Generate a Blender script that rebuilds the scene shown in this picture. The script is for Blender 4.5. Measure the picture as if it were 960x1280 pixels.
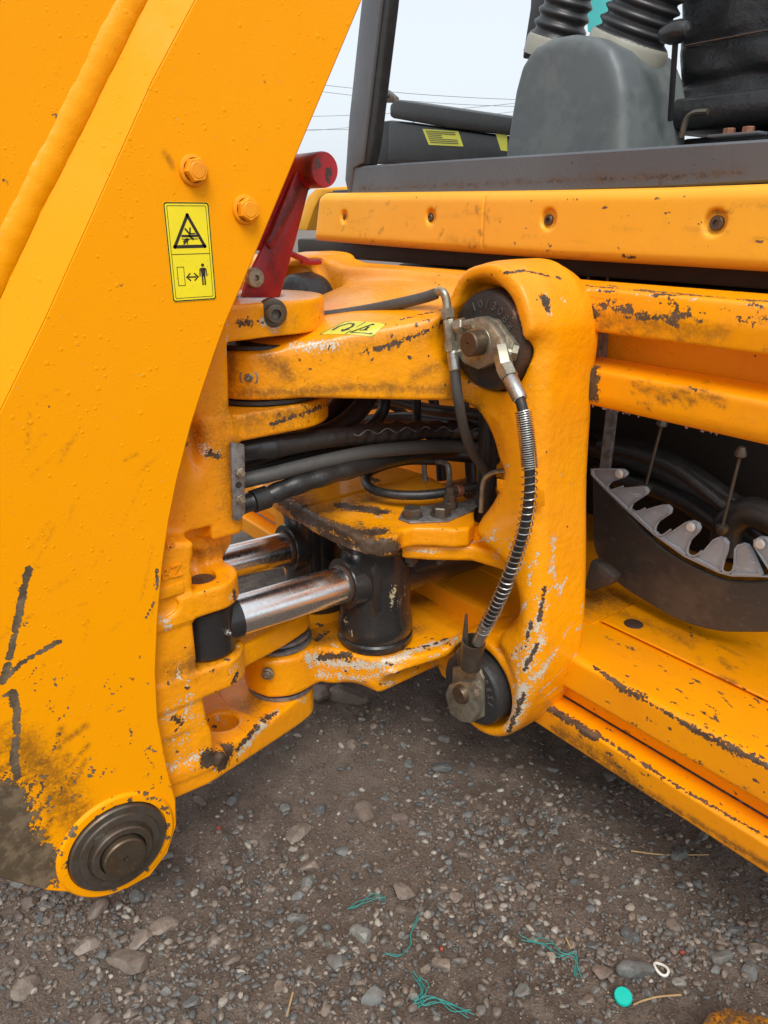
import bpy, bmesh, math, random
import numpy as np
from math import sin, cos, pi, atan, atan2, sqrt, radians
from mathutils import Vector, Matrix
from mathutils.bvhtree import BVHTree
from mathutils.geometry import delaunay_2d_cdt
random.seed(7); rng = np.random.default_rng(7)
for o in list(bpy.data.objects): bpy.data.objects.remove(o)
S = bpy.context.scene
COL = S.collection

# ------------------------------------------------------------------ camera
FPX = 924.0; W0, H0 = 960, 1280
PITCH = atan((640-270)/FPX)
YAW = atan((480+300)/sqrt(FPX*FPX+370*370))
HA = pi-YAW
cF = np.array([cos(PITCH)*cos(HA), cos(PITCH)*sin(HA), -sin(PITCH)])
cR = np.array([cos(HA-pi/2), sin(HA-pi/2), 0.0])
cU = np.cross(cR, cF)
CAM = np.array([0, 0, 1.2])
cd = bpy.data.cameras.new('camera'); cam = bpy.data.objects.new('camera', cd); COL.objects.link(cam)
cam.matrix_world = Matrix(((cR[0], cU[0], -cF[0], CAM[0]), (cR[1], cU[1], -cF[1], CAM[1]), (cR[2], cU[2], -cF[2], CAM[2]), (0, 0, 0, 1)))
cd.sensor_fit = 'VERTICAL'; cd.sensor_height = 24.0; cd.lens = 24.0*FPX/H0
cd.clip_start = 0.02; cd.clip_end = 3000
S.camera = cam
S.render.resolution_x = 768; S.render.resolution_y = 1024

# ------------------------------------------------------------------ light
SUN_EL, SUN_AZ = radians(54), radians(-34)      # direction the light comes from, azimuth measured from +X
w = bpy.data.worlds.new('World'); S.world = w; w.use_nodes = True
nt = w.node_tree; bg = nt.nodes['Background']
sky = nt.nodes.new('ShaderNodeTexSky'); sky.sky_type = 'NISHITA'; sky.sun_disc = False
sky.sun_elevation = SUN_EL; sky.sun_rotation = pi/2-SUN_AZ
sky.air_density = 1.0; sky.dust_density = 4.0; sky.ozone_density = 1.0
hs = nt.nodes.new('ShaderNodeHueSaturation'); hs.inputs['Saturation'].default_value = 0.30
mixw = nt.nodes.new('ShaderNodeMix'); mixw.data_type = 'RGBA'; mixw.inputs['Factor'].default_value = 0.62
mixw.inputs['B'].default_value = (7.2, 7.9, 8.5, 1)          # thin overcast, even over the dome
nt.links.new(sky.outputs[0], hs.inputs['Color']); nt.links.new(hs.outputs[0], mixw.inputs['A'])
nt.links.new(mixw.outputs['Result'], bg.inputs['Color']); bg.inputs['Strength'].default_value = 0.080
sd = bpy.data.lights.new('sun', 'SUN'); sd.energy = 1.25; sd.angle = radians(28); sd.color = (1.0, 0.965, 0.91)
so = bpy.data.objects.new('sun', sd); COL.objects.link(so)
so.rotation_euler = Vector((cos(SUN_EL)*cos(SUN_AZ), cos(SUN_EL)*sin(SUN_AZ), sin(SUN_EL))).to_track_quat('Z', 'Y').to_euler()
S.view_settings.view_transform = 'Standard'; S.view_settings.look = 'None'
S.view_settings.gamma = 1; S.view_settings.exposure = 0.88

# ------------------------------------------------------------------ tracing helpers
def ray(u, v): return cF+(u-480)/FPX*cR+(640-v)/FPX*cU
def on(ax, val, u, v):                       # where the sight line of a photo point meets the plane axis=val
    d = ray(u, v); return CAM+d*(val-CAM[ax])/d[ax]
def V(p): return Vector((float(p[0]), float(p[1]), float(p[2])))
def tr(ax, val, pts): return [on(ax, val, u, v) for u, v in pts]

# ------------------------------------------------------------------ materials
def newmat(name):
    m = bpy.data.materials.new(name); m.use_nodes = True
    return m, m.node_tree, m.node_tree.nodes['Principled BSDF']
def N(nt, t, **k):
    n = nt.nodes.new(t)
    for a, b in k.items():
        if a in n.inputs: n.inputs[a].default_value = b
        else: setattr(n, a, b)
    return n
def math_(nt, op, a, b=None, c=None, clamp=False):
    n = nt.nodes.new('ShaderNodeMath'); n.operation = op; n.use_clamp = clamp
    for i, x in enumerate((a, b, c)):
        if x is None: continue
        if isinstance(x, (int, float)): n.inputs[i].default_value = x
        else: nt.links.new(x, n.inputs[i])
    return n.outputs[0]
def noise(nt, vec, scale, detail=4, rough=.55, dist=0.0):
    n = N(nt, 'ShaderNodeTexNoise', Scale=scale, Detail=detail, Roughness=rough, Distortion=dist)
    nt.links.new(vec, n.inputs['Vector']); return n.outputs['Fac']
def mixc(nt, f, a, b):
    n = nt.nodes.new('ShaderNodeMix'); n.data_type = 'RGBA'
    for key, x in (('Factor', f), ('A', a), ('B', b)):
        if isinstance(x, (int, float)): n.inputs[key].default_value = x
        elif isinstance(x, tuple): n.inputs[key].default_value = (*x, 1) if len(x) == 3 else x
        else: nt.links.new(x, n.inputs[key])
    return n.outputs['Result']
def sstep(nt, x, lo, hi):
    n = nt.nodes.new('ShaderNodeMapRange'); n.interpolation_type = 'SMOOTHSTEP'
    n.inputs['From Min'].default_value = lo; n.inputs['From Max'].default_value = hi
    nt.links.new(x, n.inputs['Value']); return n.outputs['Result']

def paint(name, base, base2=None, chip=(.05, .034, .024), primer=(.62, .55, .42), rough=.36, cast=0.15, drops=0.0, specks=.5, grime=(.05, .028, .012), coat=.25, spec=.35, mott=.35):
    m, nt, b = newmat(name)
    tc = N(nt, 'ShaderNodeTexCoord').outputs['Object']
    at = N(nt, 'ShaderNodeAttribute', attribute_name='wear')
    sep = nt.nodes.new('ShaderNodeSeparateColor'); nt.links.new(at.outputs['Color'], sep.inputs[0])
    R, G, B = sep.outputs[0], sep.outputs[1], sep.outputs[2]
    n1 = noise(nt, tc, 190, 5, .68); n2 = noise(nt, tc, 42, 4, .62); n3 = noise(nt, tc, 5, 3)
    nmix = math_(nt, 'ADD', math_(nt, 'MULTIPLY', n1, .75), math_(nt, 'MULTIPLY', n2, .45))   # about .6
    def mask(ch, off, soft=.045):
        x = math_(nt, 'ADD', ch, math_(nt, 'MULTIPLY', math_(nt, 'SUBTRACT', nmix, .6), 2.9))
        return sstep(nt, x, off, off+soft*2.2)
    nb = noise(nt, tc, 210, 3, .6)
    mG = sstep(nt, math_(nt, 'ADD', G, math_(nt, 'MULTIPLY', math_(nt, 'SUBTRACT', math_(nt, 'ADD', math_(nt, 'MULTIPLY', nb, .65), math_(nt, 'MULTIPLY', n2, .35)), .5), 3.4)), .58, .72)
    mR = mask(R, .62)
    # isolated stone chips
    vo = N(nt, 'ShaderNodeTexVoronoi', Scale=75.0); nt.links.new(tc, vo.inputs['Vector'])
    sc = nt.nodes.new('ShaderNodeSeparateColor'); nt.links.new(vo.outputs['Color'], sc.inputs[0])
    rare = math_(nt, 'GREATER_THAN', math_(nt, 'ADD', sc.outputs[0], math_(nt, 'MULTIPLY', math_(nt, 'SUBTRACT', n3, .5), .5)), (1.0-.045*specks) if specks > 0 else 3.0)
    near = math_(nt, 'LESS_THAN', math_(nt, 'ADD', vo.outputs['Distance'], math_(nt, 'MULTIPLY', n1, .5)), .385)
    spk = math_(nt, 'MULTIPLY', rare, near)
    mR = math_(nt, 'MAXIMUM', mR, spk)
    # colour
    b2 = base2 or tuple(c*.82 for c in base)
    col = mixc(nt, math_(nt, 'MULTIPLY', sstep(nt, n3, .35, .7), mott), base, b2)
    col = mixc(nt, math_(nt, 'MULTIPLY', sstep(nt, n2, .5, .8), mott*.5), col, tuple(c*.7 for c in b2))
    for rot, sc3, thr, am in (((.3, .2, .9), (7, 150, 60), .66, .30), ((1.0, .5, .2), (120, 8, 90), .68, .25)):
        mp = N(nt, 'ShaderNodeMapping'); mp.inputs['Rotation'].default_value = rot; mp.inputs['Scale'].default_value = sc3; nt.links.new(tc, mp.inputs['Vector'])
        s_ = noise(nt, mp.outputs[0], 1.0, 3, .6, .3)
        col = mixc(nt, math_(nt, 'MULTIPLY', math_(nt, 'MULTIPLY', sstep(nt, s_, thr, thr+.05), sstep(nt, n3, .40, .62)), am*mott*2.2), col, tuple(c*.42 for c in b2))
    g = math_(nt, 'MULTIPLY', B, sstep(nt, math_(nt, 'ADD', nmix, math_(nt, 'MULTIPLY', B, .25)), .50, .85), clamp=True)
    col = mixc(nt, math_(nt, 'MULTIPLY', g, .92), col, grime)
    col = mixc(nt, mG, col, primer)
    ch2 = tuple(min(1, c*2.0) for c in chip)
    chc = mixc(nt, sstep(nt, n2, .4, .65), chip, ch2)
    col = mixc(nt, mR, col, chc)
    nt.links.new(col, b.inputs['Base Color'])
    rr = math_(nt, 'ADD', math_(nt, 'MULTIPLY', n2, .18), math_(nt, 'ADD', math_(nt, 'MULTIPLY', sstep(nt, n3, .35, .65), .22), rough-.19))
    rr = math_(nt, 'ADD', rr, math_(nt, 'MULTIPLY', math_(nt, 'MAXIMUM', mG, math_(nt, 'MAXIMUM', mR, g)), .25), clamp=True)
    nt.links.new(rr, b.inputs['Roughness'])
    b.inputs['Coat Weight'].default_value = coat; b.inputs['Coat Roughness'].default_value = .12
    b.inputs['Specular IOR Level'].default_value = spec
    # relief
    h = math_(nt, 'MULTIPLY', noise(nt, tc, 90, 3), .0009*cast)
    h = math_(nt, 'ADD', h, math_(nt, 'MULTIPLY', n2, .0022*cast))
    h = math_(nt, 'SUBTRACT', h, math_(nt, 'MULTIPLY', math_(nt, 'MAXIMUM', mR, mG), .0005))
    if drops > 0:
        for sc_, amt, th in ((95, .00042, .86), (190, .00022, .78)):
            v = N(nt, 'ShaderNodeTexVoronoi', Scale=float(sc_)); nt.links.new(tc, v.inputs['Vector'])
            s2 = nt.nodes.new('ShaderNodeSeparateColor'); nt.links.new(v.outputs['Color'], s2.inputs[0])
            pres = math_(nt, 'GREATER_THAN', math_(nt, 'ADD', s2.outputs[1], math_(nt, 'MULTIPLY', math_(nt, 'SUBTRACT', n3, .5), .8)), th+(1-drops)*.2)
            rad = math_(nt, 'MULTIPLY', s2.outputs[2], .16)
            dome = sstep(nt, math_(nt, 'SUBTRACT', math_(nt, 'ADD', rad, .2), v.outputs['Distance']), 0, .16)
            h = math_(nt, 'ADD', h, math_(nt, 'MULTIPLY', math_(nt, 'MULTIPLY', pres, dome), amt))
    bp = N(nt, 'ShaderNodeBump', Strength=1.0, Distance=1.0); nt.links.new(h, bp.inputs['Height'])
    nt.links.new(bp.outputs[0], b.inputs['Normal'])
    return m

def simple(name, base, rough=.5, metal=0.0, var=.35, vscale=30, bump=.0006, dirt=None, dirtamt=.4, coat=0.0, stretch=None, scratch=0.0):
    m, nt, b = newmat(name)
    tc = N(nt, 'ShaderNodeTexCoord').outputs['Object']
    if stretch:
        mp = N(nt, 'ShaderNodeMapping'); mp.inputs['Scale'].default_value = stretch; nt.links.new(tc, mp.inputs['Vector']); tc = mp.outputs[0]
    n1 = noise(nt, tc, vscale, 5, .6); n2 = noise(nt, tc, vscale*5, 4, .6)
    col = mixc(nt, math_(nt, 'MULTIPLY', sstep(nt, n1, .35, .7), var), base, tuple(c*.5 for c in base))
    if dirt: col = mixc(nt, math_(nt, 'MULTIPLY', sstep(nt, math_(nt, 'ADD', math_(nt, 'MULTIPLY', n1, .7), math_(nt, 'MULTIPLY', n2, .3)), .46, .62), dirtamt), col, dirt)
    if scratch > 0:
        mp = N(nt, 'ShaderNodeMapping'); mp.inputs['Scale'].default_value = (9, 120, 40); mp.inputs['Rotation'].default_value = (.5, .7, .4); nt.links.new(tc, mp.inputs['Vector'])
        s = noise(nt, mp.outputs[0], 3, 4, .6)
        col = mixc(nt, math_(nt, 'MULTIPLY', sstep(nt, s, .60, .68), scratch), col, tuple(min(1, c*2+.12) for c in base))
    nt.links.new(col, b.inputs['Base Color'])
    b.inputs['Metallic'].default_value = metal
    nt.links.new(math_(nt, 'ADD', math_(nt, 'MULTIPLY', n1, .3), rough-.15, clamp=True), b.inputs['Roughness'])
    b.inputs['Coat Weight'].default_value = coat
    bp = N(nt, 'ShaderNodeBump', Strength=1.0, Distance=1.0)
    nt.links.new(math_(nt, 'MULTIPLY', math_(nt, 'ADD', n1, math_(nt, 'MULTIPLY', n2, .4)), bump), bp.inputs['Height'])
    nt.links.new(bp.outputs[0], b.inputs['Normal'])
    return m

OR = (.93, .345, .0002); OR2 = (.91, .315, .0002)
M = {}
M['boom'] = paint('orange_boom_paint', OR, OR2, chip=(.095, .068, .042), rough=.42, cast=.06, drops=1.0, specks=0.0, coat=.0, mott=.14, spec=.12)
M['bead'] = paint('orange_weld_paint', OR, OR2, rough=.40, cast=.55, drops=.6, specks=0, coat=.0, mott=.3, spec=.2)
M['cast'] = paint('orange_cast_paint', (.92, .345, .0005), (.84, .275, .0005), chip=(.050, .031, .019), rough=.36, cast=1.0, drops=.35, specks=.4, coat=.22, mott=.6)
M['frame'] = paint('orange_frame_paint', (.92, .335, .0005), (.83, .262, .0005), chip=(.060, .036, .020), rough=.38, cast=.25, drops=.3, specks=.45, coat=.2, mott=.55)
M['plastic_orange'] = paint('orange_plastic', (.90, .42, .030), (.87, .37, .02), chip=(.10, .05, .03), rough=.42, cast=.2, drops=0, specks=.3, coat=.05, mott=.3)
M['red'] = paint('red_paint', (.42, .012, .02), (.30, .008, .012), chip=(.05, .035, .03), rough=.38, cast=.3, drops=0, specks=.6, coat=.3, grime=(.03, .012, .01))
M['black_paint'] = paint('black_wet_paint', (.022, .021, .021), (.013, .013, .013), chip=(.09, .055, .035), primer=(.5, .42, .25), rough=.33, cast=.6, drops=.6, specks=.5, coat=.4, grime=(.06, .035, .02))
M['cap_black'] = paint('black_cast_cap', (.030, .029, .029), (.016, .016, .016), chip=(.11, .05, .028), primer=(.3, .25, .2), rough=.42, cast=1.1, drops=.5, specks=.7, coat=.15, grime=(.12, .05, .02))
M['sill'] = paint('charcoal_cab_paint', (.105, .110, .120), (.075, .080, .088), chip=(.060, .040, .030), rough=.36, cast=.2, drops=.3, specks=.6, coat=.3, grime=(.10, .06, .04))
M['rubber'] = simple('black_rubber_hose', (.020, .020, .020), .38, 0, .4, 40, .0008, (.060, .052, .045), .3)
M['rubber_grey'] = simple('worn_grey_hose', (.07, .07, .068), .5, 0, .4, 60, .0008, (.11, .095, .075), .45)
M['sleeve'] = simple('black_nylon_sleeve', (.02, .02, .02), .33, 0, .4, 60, .001, (.05, .045, .04), .3)
M['darksteel'] = simple('dark_oily_steel', (.15, .13, .105), .42, .7, .6, 45, .0004, (.15, .085, .045), .55)
M['pin'] = simple('brown_greased_steel', (.13, .10, .07), .42, .7, .6, 45, .0006, (.16, .09, .035), .6, scratch=.4)
M['zinc'] = simple('olive_zinc_fitting', (.42, .39, .30), .34, .75, .3, 50, .00015, (.14, .11, .075), .45)
M['bright'] = simple('bright_steel', (.50, .49, .46), .32, .9, .35, 60, .0004, (.2, .16, .12), .4)
M['chrome'] = simple('wet_chrome_rod', (.88, .88, .88), .24, 1.0, .06, 120, .00006, (.50, .46, .40), .10)
M['cap_mark'] = simple('worn_cap_relief', (.10, .09, .08), .5, .2, .4, 60, .0004)
M['washer'] = simple('grey_washer', (.26, .25, .24), .45, .5, .5, 60, .0005, (.08, .06, .05), .5)
M['tooth'] = simple('grey_plastic_comb', (.36, .40, .44), .42, 0, .3, 25, .0003, (.40, .41, .42), .3, scratch=.3)
M['mudflap'] = simple('muddy_rubber_sheet', (.046, .042, .038), .42, 0, .5, 9, .0009, (.115, .090, .068), .45, scratch=.15)
M['console'] = simple('grey_plastic_console', (.115, .130, .134), .5, 0, .4, 7, .0003, (.165, .185, .175), .6)
M['collar'] = simple('cream_plastic_collar', (.33, .32, .26), .5, 0, .4, 15, .0002)
M['bellows'] = simple('black_rubber_bellows', (.03, .03, .032), .38, 0, .3, 30, .0003, (.06, .06, .06), .3)
M['leather'] = simple('black_seat_vinyl', (.018, .018, .019), .36, 0, .3, 14, .004, (.03, .03, .032), .4)
M['blackbox'] = simple('black_plastic_box', (.028, .03, .031), .45, 0, .3, 20, .0002, (.06, .06, .058), .35)
M['decal'] = simple('yellow_decal_film', (.90, .74, .012), .32, 0, .10, 20, .00008)
M['ink'] = simple('black_decal_ink', (.022, .016, .010), .4, 0, .1, 20, .00005)
M['decal_pale'] = simple('yellow_cab_label', (.62, .60, .06), .4, 0, .1, 20, .00005)
M['inside'] = simple('dark_interior_fill', (.030, .026, .022), .6, .1, .4, 15, .0008, (.055, .035, .022), .5)
M['rust'] = simple('brown_rusty_steel', (.075, .045, .032), .6, .3, .6, 35, .0014, (.14, .07, .04), .5)
M['copper'] = simple('copper_clip', (.30, .13, .075), .45, .6, .4, 60, .0005, (.15, .08, .05), .4)
M['wornsteel'] = simple('worn_brown_steel', (.095, .068, .048), .5, .35, .5, 18, .0006, (.17, .12, .075), .5, scratch=.5)
M['teal'] = simple('teal_plastic', (.0, .50, .40), .4, 0, .1, 20, .0001)
M['twine'] = simple('teal_twine', (.03, .27, .24), .6, 0, .3, 60, .0002)
M['straw'] = simple('dry_straw', (.42, .28, .13), .7, 0, .3, 60, .0002)
M['white'] = simple('white_plastic', (.70, .68, .62), .5, 0, .1, 20, .0001)
M['wire'] = simple('dark_cable', (.16, .18, .20), .6, .3, .1, 20, .0001)
mw, ntw, bw = newmat('water'); bw.inputs['Base Color'].default_value = (.9, .93, .95, 1); bw.inputs['Roughness'].default_value = .02; bw.inputs['Transmission Weight'].default_value = .9; bw.inputs['IOR'].default_value = 1.33; M['water'] = mw
M['teal_glass'] = simple('teal_curtain', (.10, .62, .60), .5, 0, .2, 20, .0001)

# ------------------------------------------------------------------ mesh helpers
def link(name, me, mat, parent=None):
    ob = bpy.data.objects.new(name, me); COL.objects.link(ob)
    for m in (mat if isinstance(mat, (list, tuple)) else [mat]): me.materials.append(M[m] if isinstance(m, str) else m)
    if parent is not None: ob.parent = parent
    return ob
def mesh(name, vs, fs, mat, parent=None, smooth=True, ang=38, mats=None):
    me = bpy.data.meshes.new(name); me.from_pydata([tuple(map(float, v)) for v in vs], [], fs)
    bm = bmesh.new(); bm.from_mesh(me); bmesh.ops.recalc_face_normals(bm, faces=bm.faces)
    if smooth:
        for f in bm.faces: f.smooth = True
        for e in bm.edges:
            if len(e.link_faces) == 2 and e.calc_face_angle(0) > radians(ang): e.smooth = False
    bm.to_mesh(me); bm.free()
    ob = link(name, me, mat, parent)
    if mats is not None: me.polygons.foreach_set('material_index', mats)
    return ob
class G:                                     # a bag of simple shapes that becomes one mesh
    def __init__(s): s.v = []; s.f = []; s.m = []; s.k = 0
    def add(s, vs, fs):
        n = len(s.v); s.v += [np.array(v, float) for v in vs]; s.f += [[i+n for i in f] for f in fs]; s.m += [s.k]*len(fs); return s
    def mat(s, k): s.k = k; return s
    def cyl(s, p0, p1, r0, r1=None, n=24, cap=True):
        r1 = r0 if r1 is None else r1
        return s.lathe(p0, np.array(p1, float)-np.array(p0, float), [(0, r0), (1, r1)], n, cap, rel=True)
    def lathe(s, o, axis, prof, n=32, cap=True, rel=False, ph=0.0):
        o = np.array(o, float); a = np.array(axis, float); L = np.linalg.norm(a); a = a/L
        if not rel: L = 1
        t = np.array([0, 0, 1.]) if abs(a[2]) < .9 else np.array([1., 0, 0])
        u = np.cross(t, a); u /= np.linalg.norm(u); w_ = np.cross(a, u)
        vs = []; fs = []
        for (h, r) in prof:
            for i in range(n):
                q = 2*pi*i/n+ph; vs.append(o+a*h*L+(u*cos(q)+w_*sin(q))*r)
        m = len(prof)
        for j in range(m-1):
            for i in range(n): fs.append([j*n+i, j*n+(i+1) % n, (j+1)*n+(i+1) % n, (j+1)*n+i])
        if cap: fs.append(list(range(n))[::-1]); fs.append([(m-1)*n+i for i in range(n)])
        return s.add(vs, fs)
    def box(s, c, d, rot=None, bev=0.0):
        c = np.array(c, float); h = np.array(d, float)/2
        bm = bmesh.new(); bmesh.ops.create_cube(bm, size=1)
        for v in bm.verts: v.co = Vector((v.co.x*d[0], v.co.y*d[1], v.co.z*d[2]))
        if bev > 0: bmesh.ops.bevel(bm, geom=list(bm.edges), offset=bev, segments=2, affect='EDGES', profile=.6)
        bm.verts.ensure_lookup_table()
        R_ = np.array(rot.to_matrix() if hasattr(rot, 'to_matrix') else rot) if rot is not None else np.eye(3)
        vs = [c+R_ @ np.array(v.co) for v in bm.verts]; fs = [[v.index for v in f.verts] for f in bm.faces]; bm.free()
        return s.add(vs, fs)
    def prism(s, pts, ext, bev=0.0, seg=2):   # closed 3-D outline swept by ext
        bm = bmesh.new(); vv = [bm.verts.new(V(p)) for p in pts]; f = bm.faces.new(vv)
        r = bmesh.ops.extrude_face_region(bm, geom=[f]); nv = [g for g in r['geom'] if isinstance(g, bmesh.types.BMVert)]
        for v in nv: v.co += V(ext)
        bmesh.ops.recalc_face_normals(bm, faces=bm.faces)
        if bev > 0: bmesh.ops.bevel(bm, geom=list(bm.edges), offset=bev, segments=seg, affect='EDGES', profile=.5, clamp_overlap=True)
        bmesh.ops.triangulate(bm, faces=[f for f in bm.faces if len(f.verts) > 4])
        bm.verts.ensure_lookup_table(); bm.verts.index_update()
        vs = [np.array(v.co) for v in bm.verts]; fs = [[v.index for v in f.verts] for f in bm.faces]; bm.free()
        return s.add(vs, fs)
    def tube(s, pts, r, n=12, sub=8, cap=True, rfun=None):
        P = crom(pts, sub) if sub else [np.array(p, float) for p in pts]
        T = []
        for i in range(len(P)):
            t = P[min(i+1, len(P)-1)]-P[max(i-1, 0)]; T.append(t/(np.linalg.norm(t)+1e-12))
        a = np.array([0, 0, 1.]) if abs(T[0][2]) < .9 else np.array([1., 0, 0])
        u = np.cross(a, T[0]); u /= np.linalg.norm(u); vs = []; fs = []
        for i, p in enumerate(P):
            u = u-T[i]*(u@T[i]); u /= np.linalg.norm(u); w_ = np.cross(T[i], u)
            rr = r if rfun is None else rfun(i/(len(P)-1))
            for k in range(n):
                q = 2*pi*k/n; vs.append(p+(u*cos(q)+w_*sin(q))*rr)
        for i in range(len(P)-1):
            for k in range(n): fs.append([i*n+k, i*n+(k+1) % n, (i+1)*n+(k+1) % n, (i+1)*n+k])
        if cap: fs.append(list(range(n))[::-1]); fs.append([(len(P)-1)*n+k for k in range(n)])
        return s.add(vs, fs)
    def hex(s, o, axis, r, h, n=6, ch=.12, ph=0.2):
        return s.lathe(o, axis, [(0, r), (h*(1-ch), r), (h, r*.88)], n, True, ph=ph)
    def build(s, name, mat, parent=None, smooth=True, ang=38): return mesh(name, s.v, s.f, mat, parent, smooth, ang, s.m)
def crom(pts, sub):
    P = [np.array(p, float) for p in pts]; P = [2*P[0]-P[1]]+P+[2*P[-1]-P[-2]]; out = []
    for i in range(1, len(P)-2):
        for k in range(sub):
            t = k/sub; a, b, c, d = P[i-1:i+3]
            out.append(.5*((2*b)+(-a+c)*t+(2*a-5*b+4*c-d)*t*t+(-a+3*b-3*c+d)*t**3))
    out.append(P[-2]); return out
def spoly(poly, sub=4):
    P = [np.array(p, float) for p in poly]; n = len(P); out = []
    for i in range(n):
        a, b_, c, d = P[i-1], P[i], P[(i+1) % n], P[(i+2) % n]
        for k in range(sub):
            t = k/sub; out.append(.5*((2*b_)+(-a+c)*t+(2*a-5*b_+4*c-d)*t*t+(-a+3*b_-3*c+d)*t**3))
    return out
def label(o, t): o['label'] = t; return o

# text as thin raised geometry; returns (verts, faces) in the XY plane
def textmesh(txt, size, depth):
    cu = bpy.data.curves.new('t', 'FONT'); cu.body = txt; cu.size = size; cu.extrude = depth; cu.align_x = 'CENTER'; cu.align_y = 'CENTER'; cu.resolution_u = 2
    ob = bpy.data.objects.new('t', cu); COL.objects.link(ob)
    dg = bpy.context.evaluated_depsgraph_get(); me = ob.evaluated_get(dg).to_mesh()
    vs = [np.array(v.co) for v in me.vertices]; fs = [list(p.vertices) for p in me.polygons]
    ob.evaluated_get(dg).to_mesh_clear(); bpy.data.objects.remove(ob); bpy.data.curves.remove(cu)
    return vs, fs
def place(vs, o, ex, ey, ez):
    o, ex, ey, ez = (np.array(a, float) for a in (o, ex, ey, ez))
    return [o+ex*v[0]+ey*v[1]+ez*v[2] for v in vs]

# flat plate with a dense skin so that wear can be put on it
def plate(name, outline, nrm, thick, mat, parent, grid=.004, ch=.003, holes=()):
    P = np.array(outline); n = np.array(nrm, float); ax = int(np.argmax(abs(n))); o2 = [i for i in range(3) if i != ax]
    x0 = P[0][ax]; Q = P[:, o2]
    q = []                                   # densify
    for i in range(len(Q)):
        a, b = Q[i], Q[(i+1) % len(Q)]; k = max(1, int(np.linalg.norm(b-a)/(grid*2)))
        q += [a+(b-a)*j/k for j in range(k)]
    q = np.array(q); nx = np.roll(q, -1, 0)-np.roll(q, 1, 0); nr = np.stack([nx[:, 1], -nx[:, 0]], 1); nr /= np.linalg.norm(nr, axis=1)[:, None]+1e-12
    area = np.sum(q[:, 0]*np.roll(q[:, 1], -1)-np.roll(q[:, 0], -1)*q[:, 1])
    if area < 0: nr = -nr
    qi = q-nr*ch
    lo, hi = q.min(0), q.max(0)
    gx, gy = np.meshgrid(np.arange(lo[0], hi[0], grid), np.arange(lo[1], hi[1], grid)); g = np.stack([gx.ravel(), gy.ravel()], 1)
    d = poly_sdf(g, qi); g = g[d < -grid*.6]
    pts = [Vector(p) for p in np.vstack([qi, g])]; k = len(qi)
    vo, _, fo, _, _, _ = delaunay_2d_cdt(pts, [], [list(range(k))], 1, 1e-6)
    m = len(vo)
    def lift(p2, h):
        r = np.zeros((len(p2), 3)); r[:, o2] = p2; r[:, ax] = x0+h; return r
    sgn = 1 if n[ax] > 0 else -1
    vs = np.vstack([lift(np.array(vo), 0), lift(q, -sgn*ch), lift(q, -sgn*(thick-ch))])
    fs = [list(f) for f in fo]
    vi = {}
    for i in range(k):
        j = (i+1) % k
        fs.append([i, j, m+j, m+i]); fs.append([m+i, m+j, m+k+j, m+k+i])
    fs.append([m+k+i for i in range(k)])
    return mesh(name, vs, fs, mat, parent, True, 30)
def poly_sdf(p, poly):
    p = p.astype(np.float32); a = np.array(poly, np.float32); b = np.roll(a, -1, 0)
    d = np.full(len(p), 1e9, np.float32); s = np.ones(len(p), np.float32)
    for i in range(len(a)):
        e = b[i]-a[i]; w_ = p-a[i]; t = np.clip((w_@e)/(e@e+1e-12), 0, 1); q = w_-t[:, None]*e
        d = np.minimum(d, (q*q).sum(1))
        c1 = p[:, 1] >= a[i][1]; c2 = p[:, 1] < b[i][1]; c3 = e[0]*w_[:, 1] > e[1]*w_[:, 0]
        s[(c1 & c2 & c3) | (~c1 & ~c2 & ~c3)] *= -1
    return s*np.sqrt(d)

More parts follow.
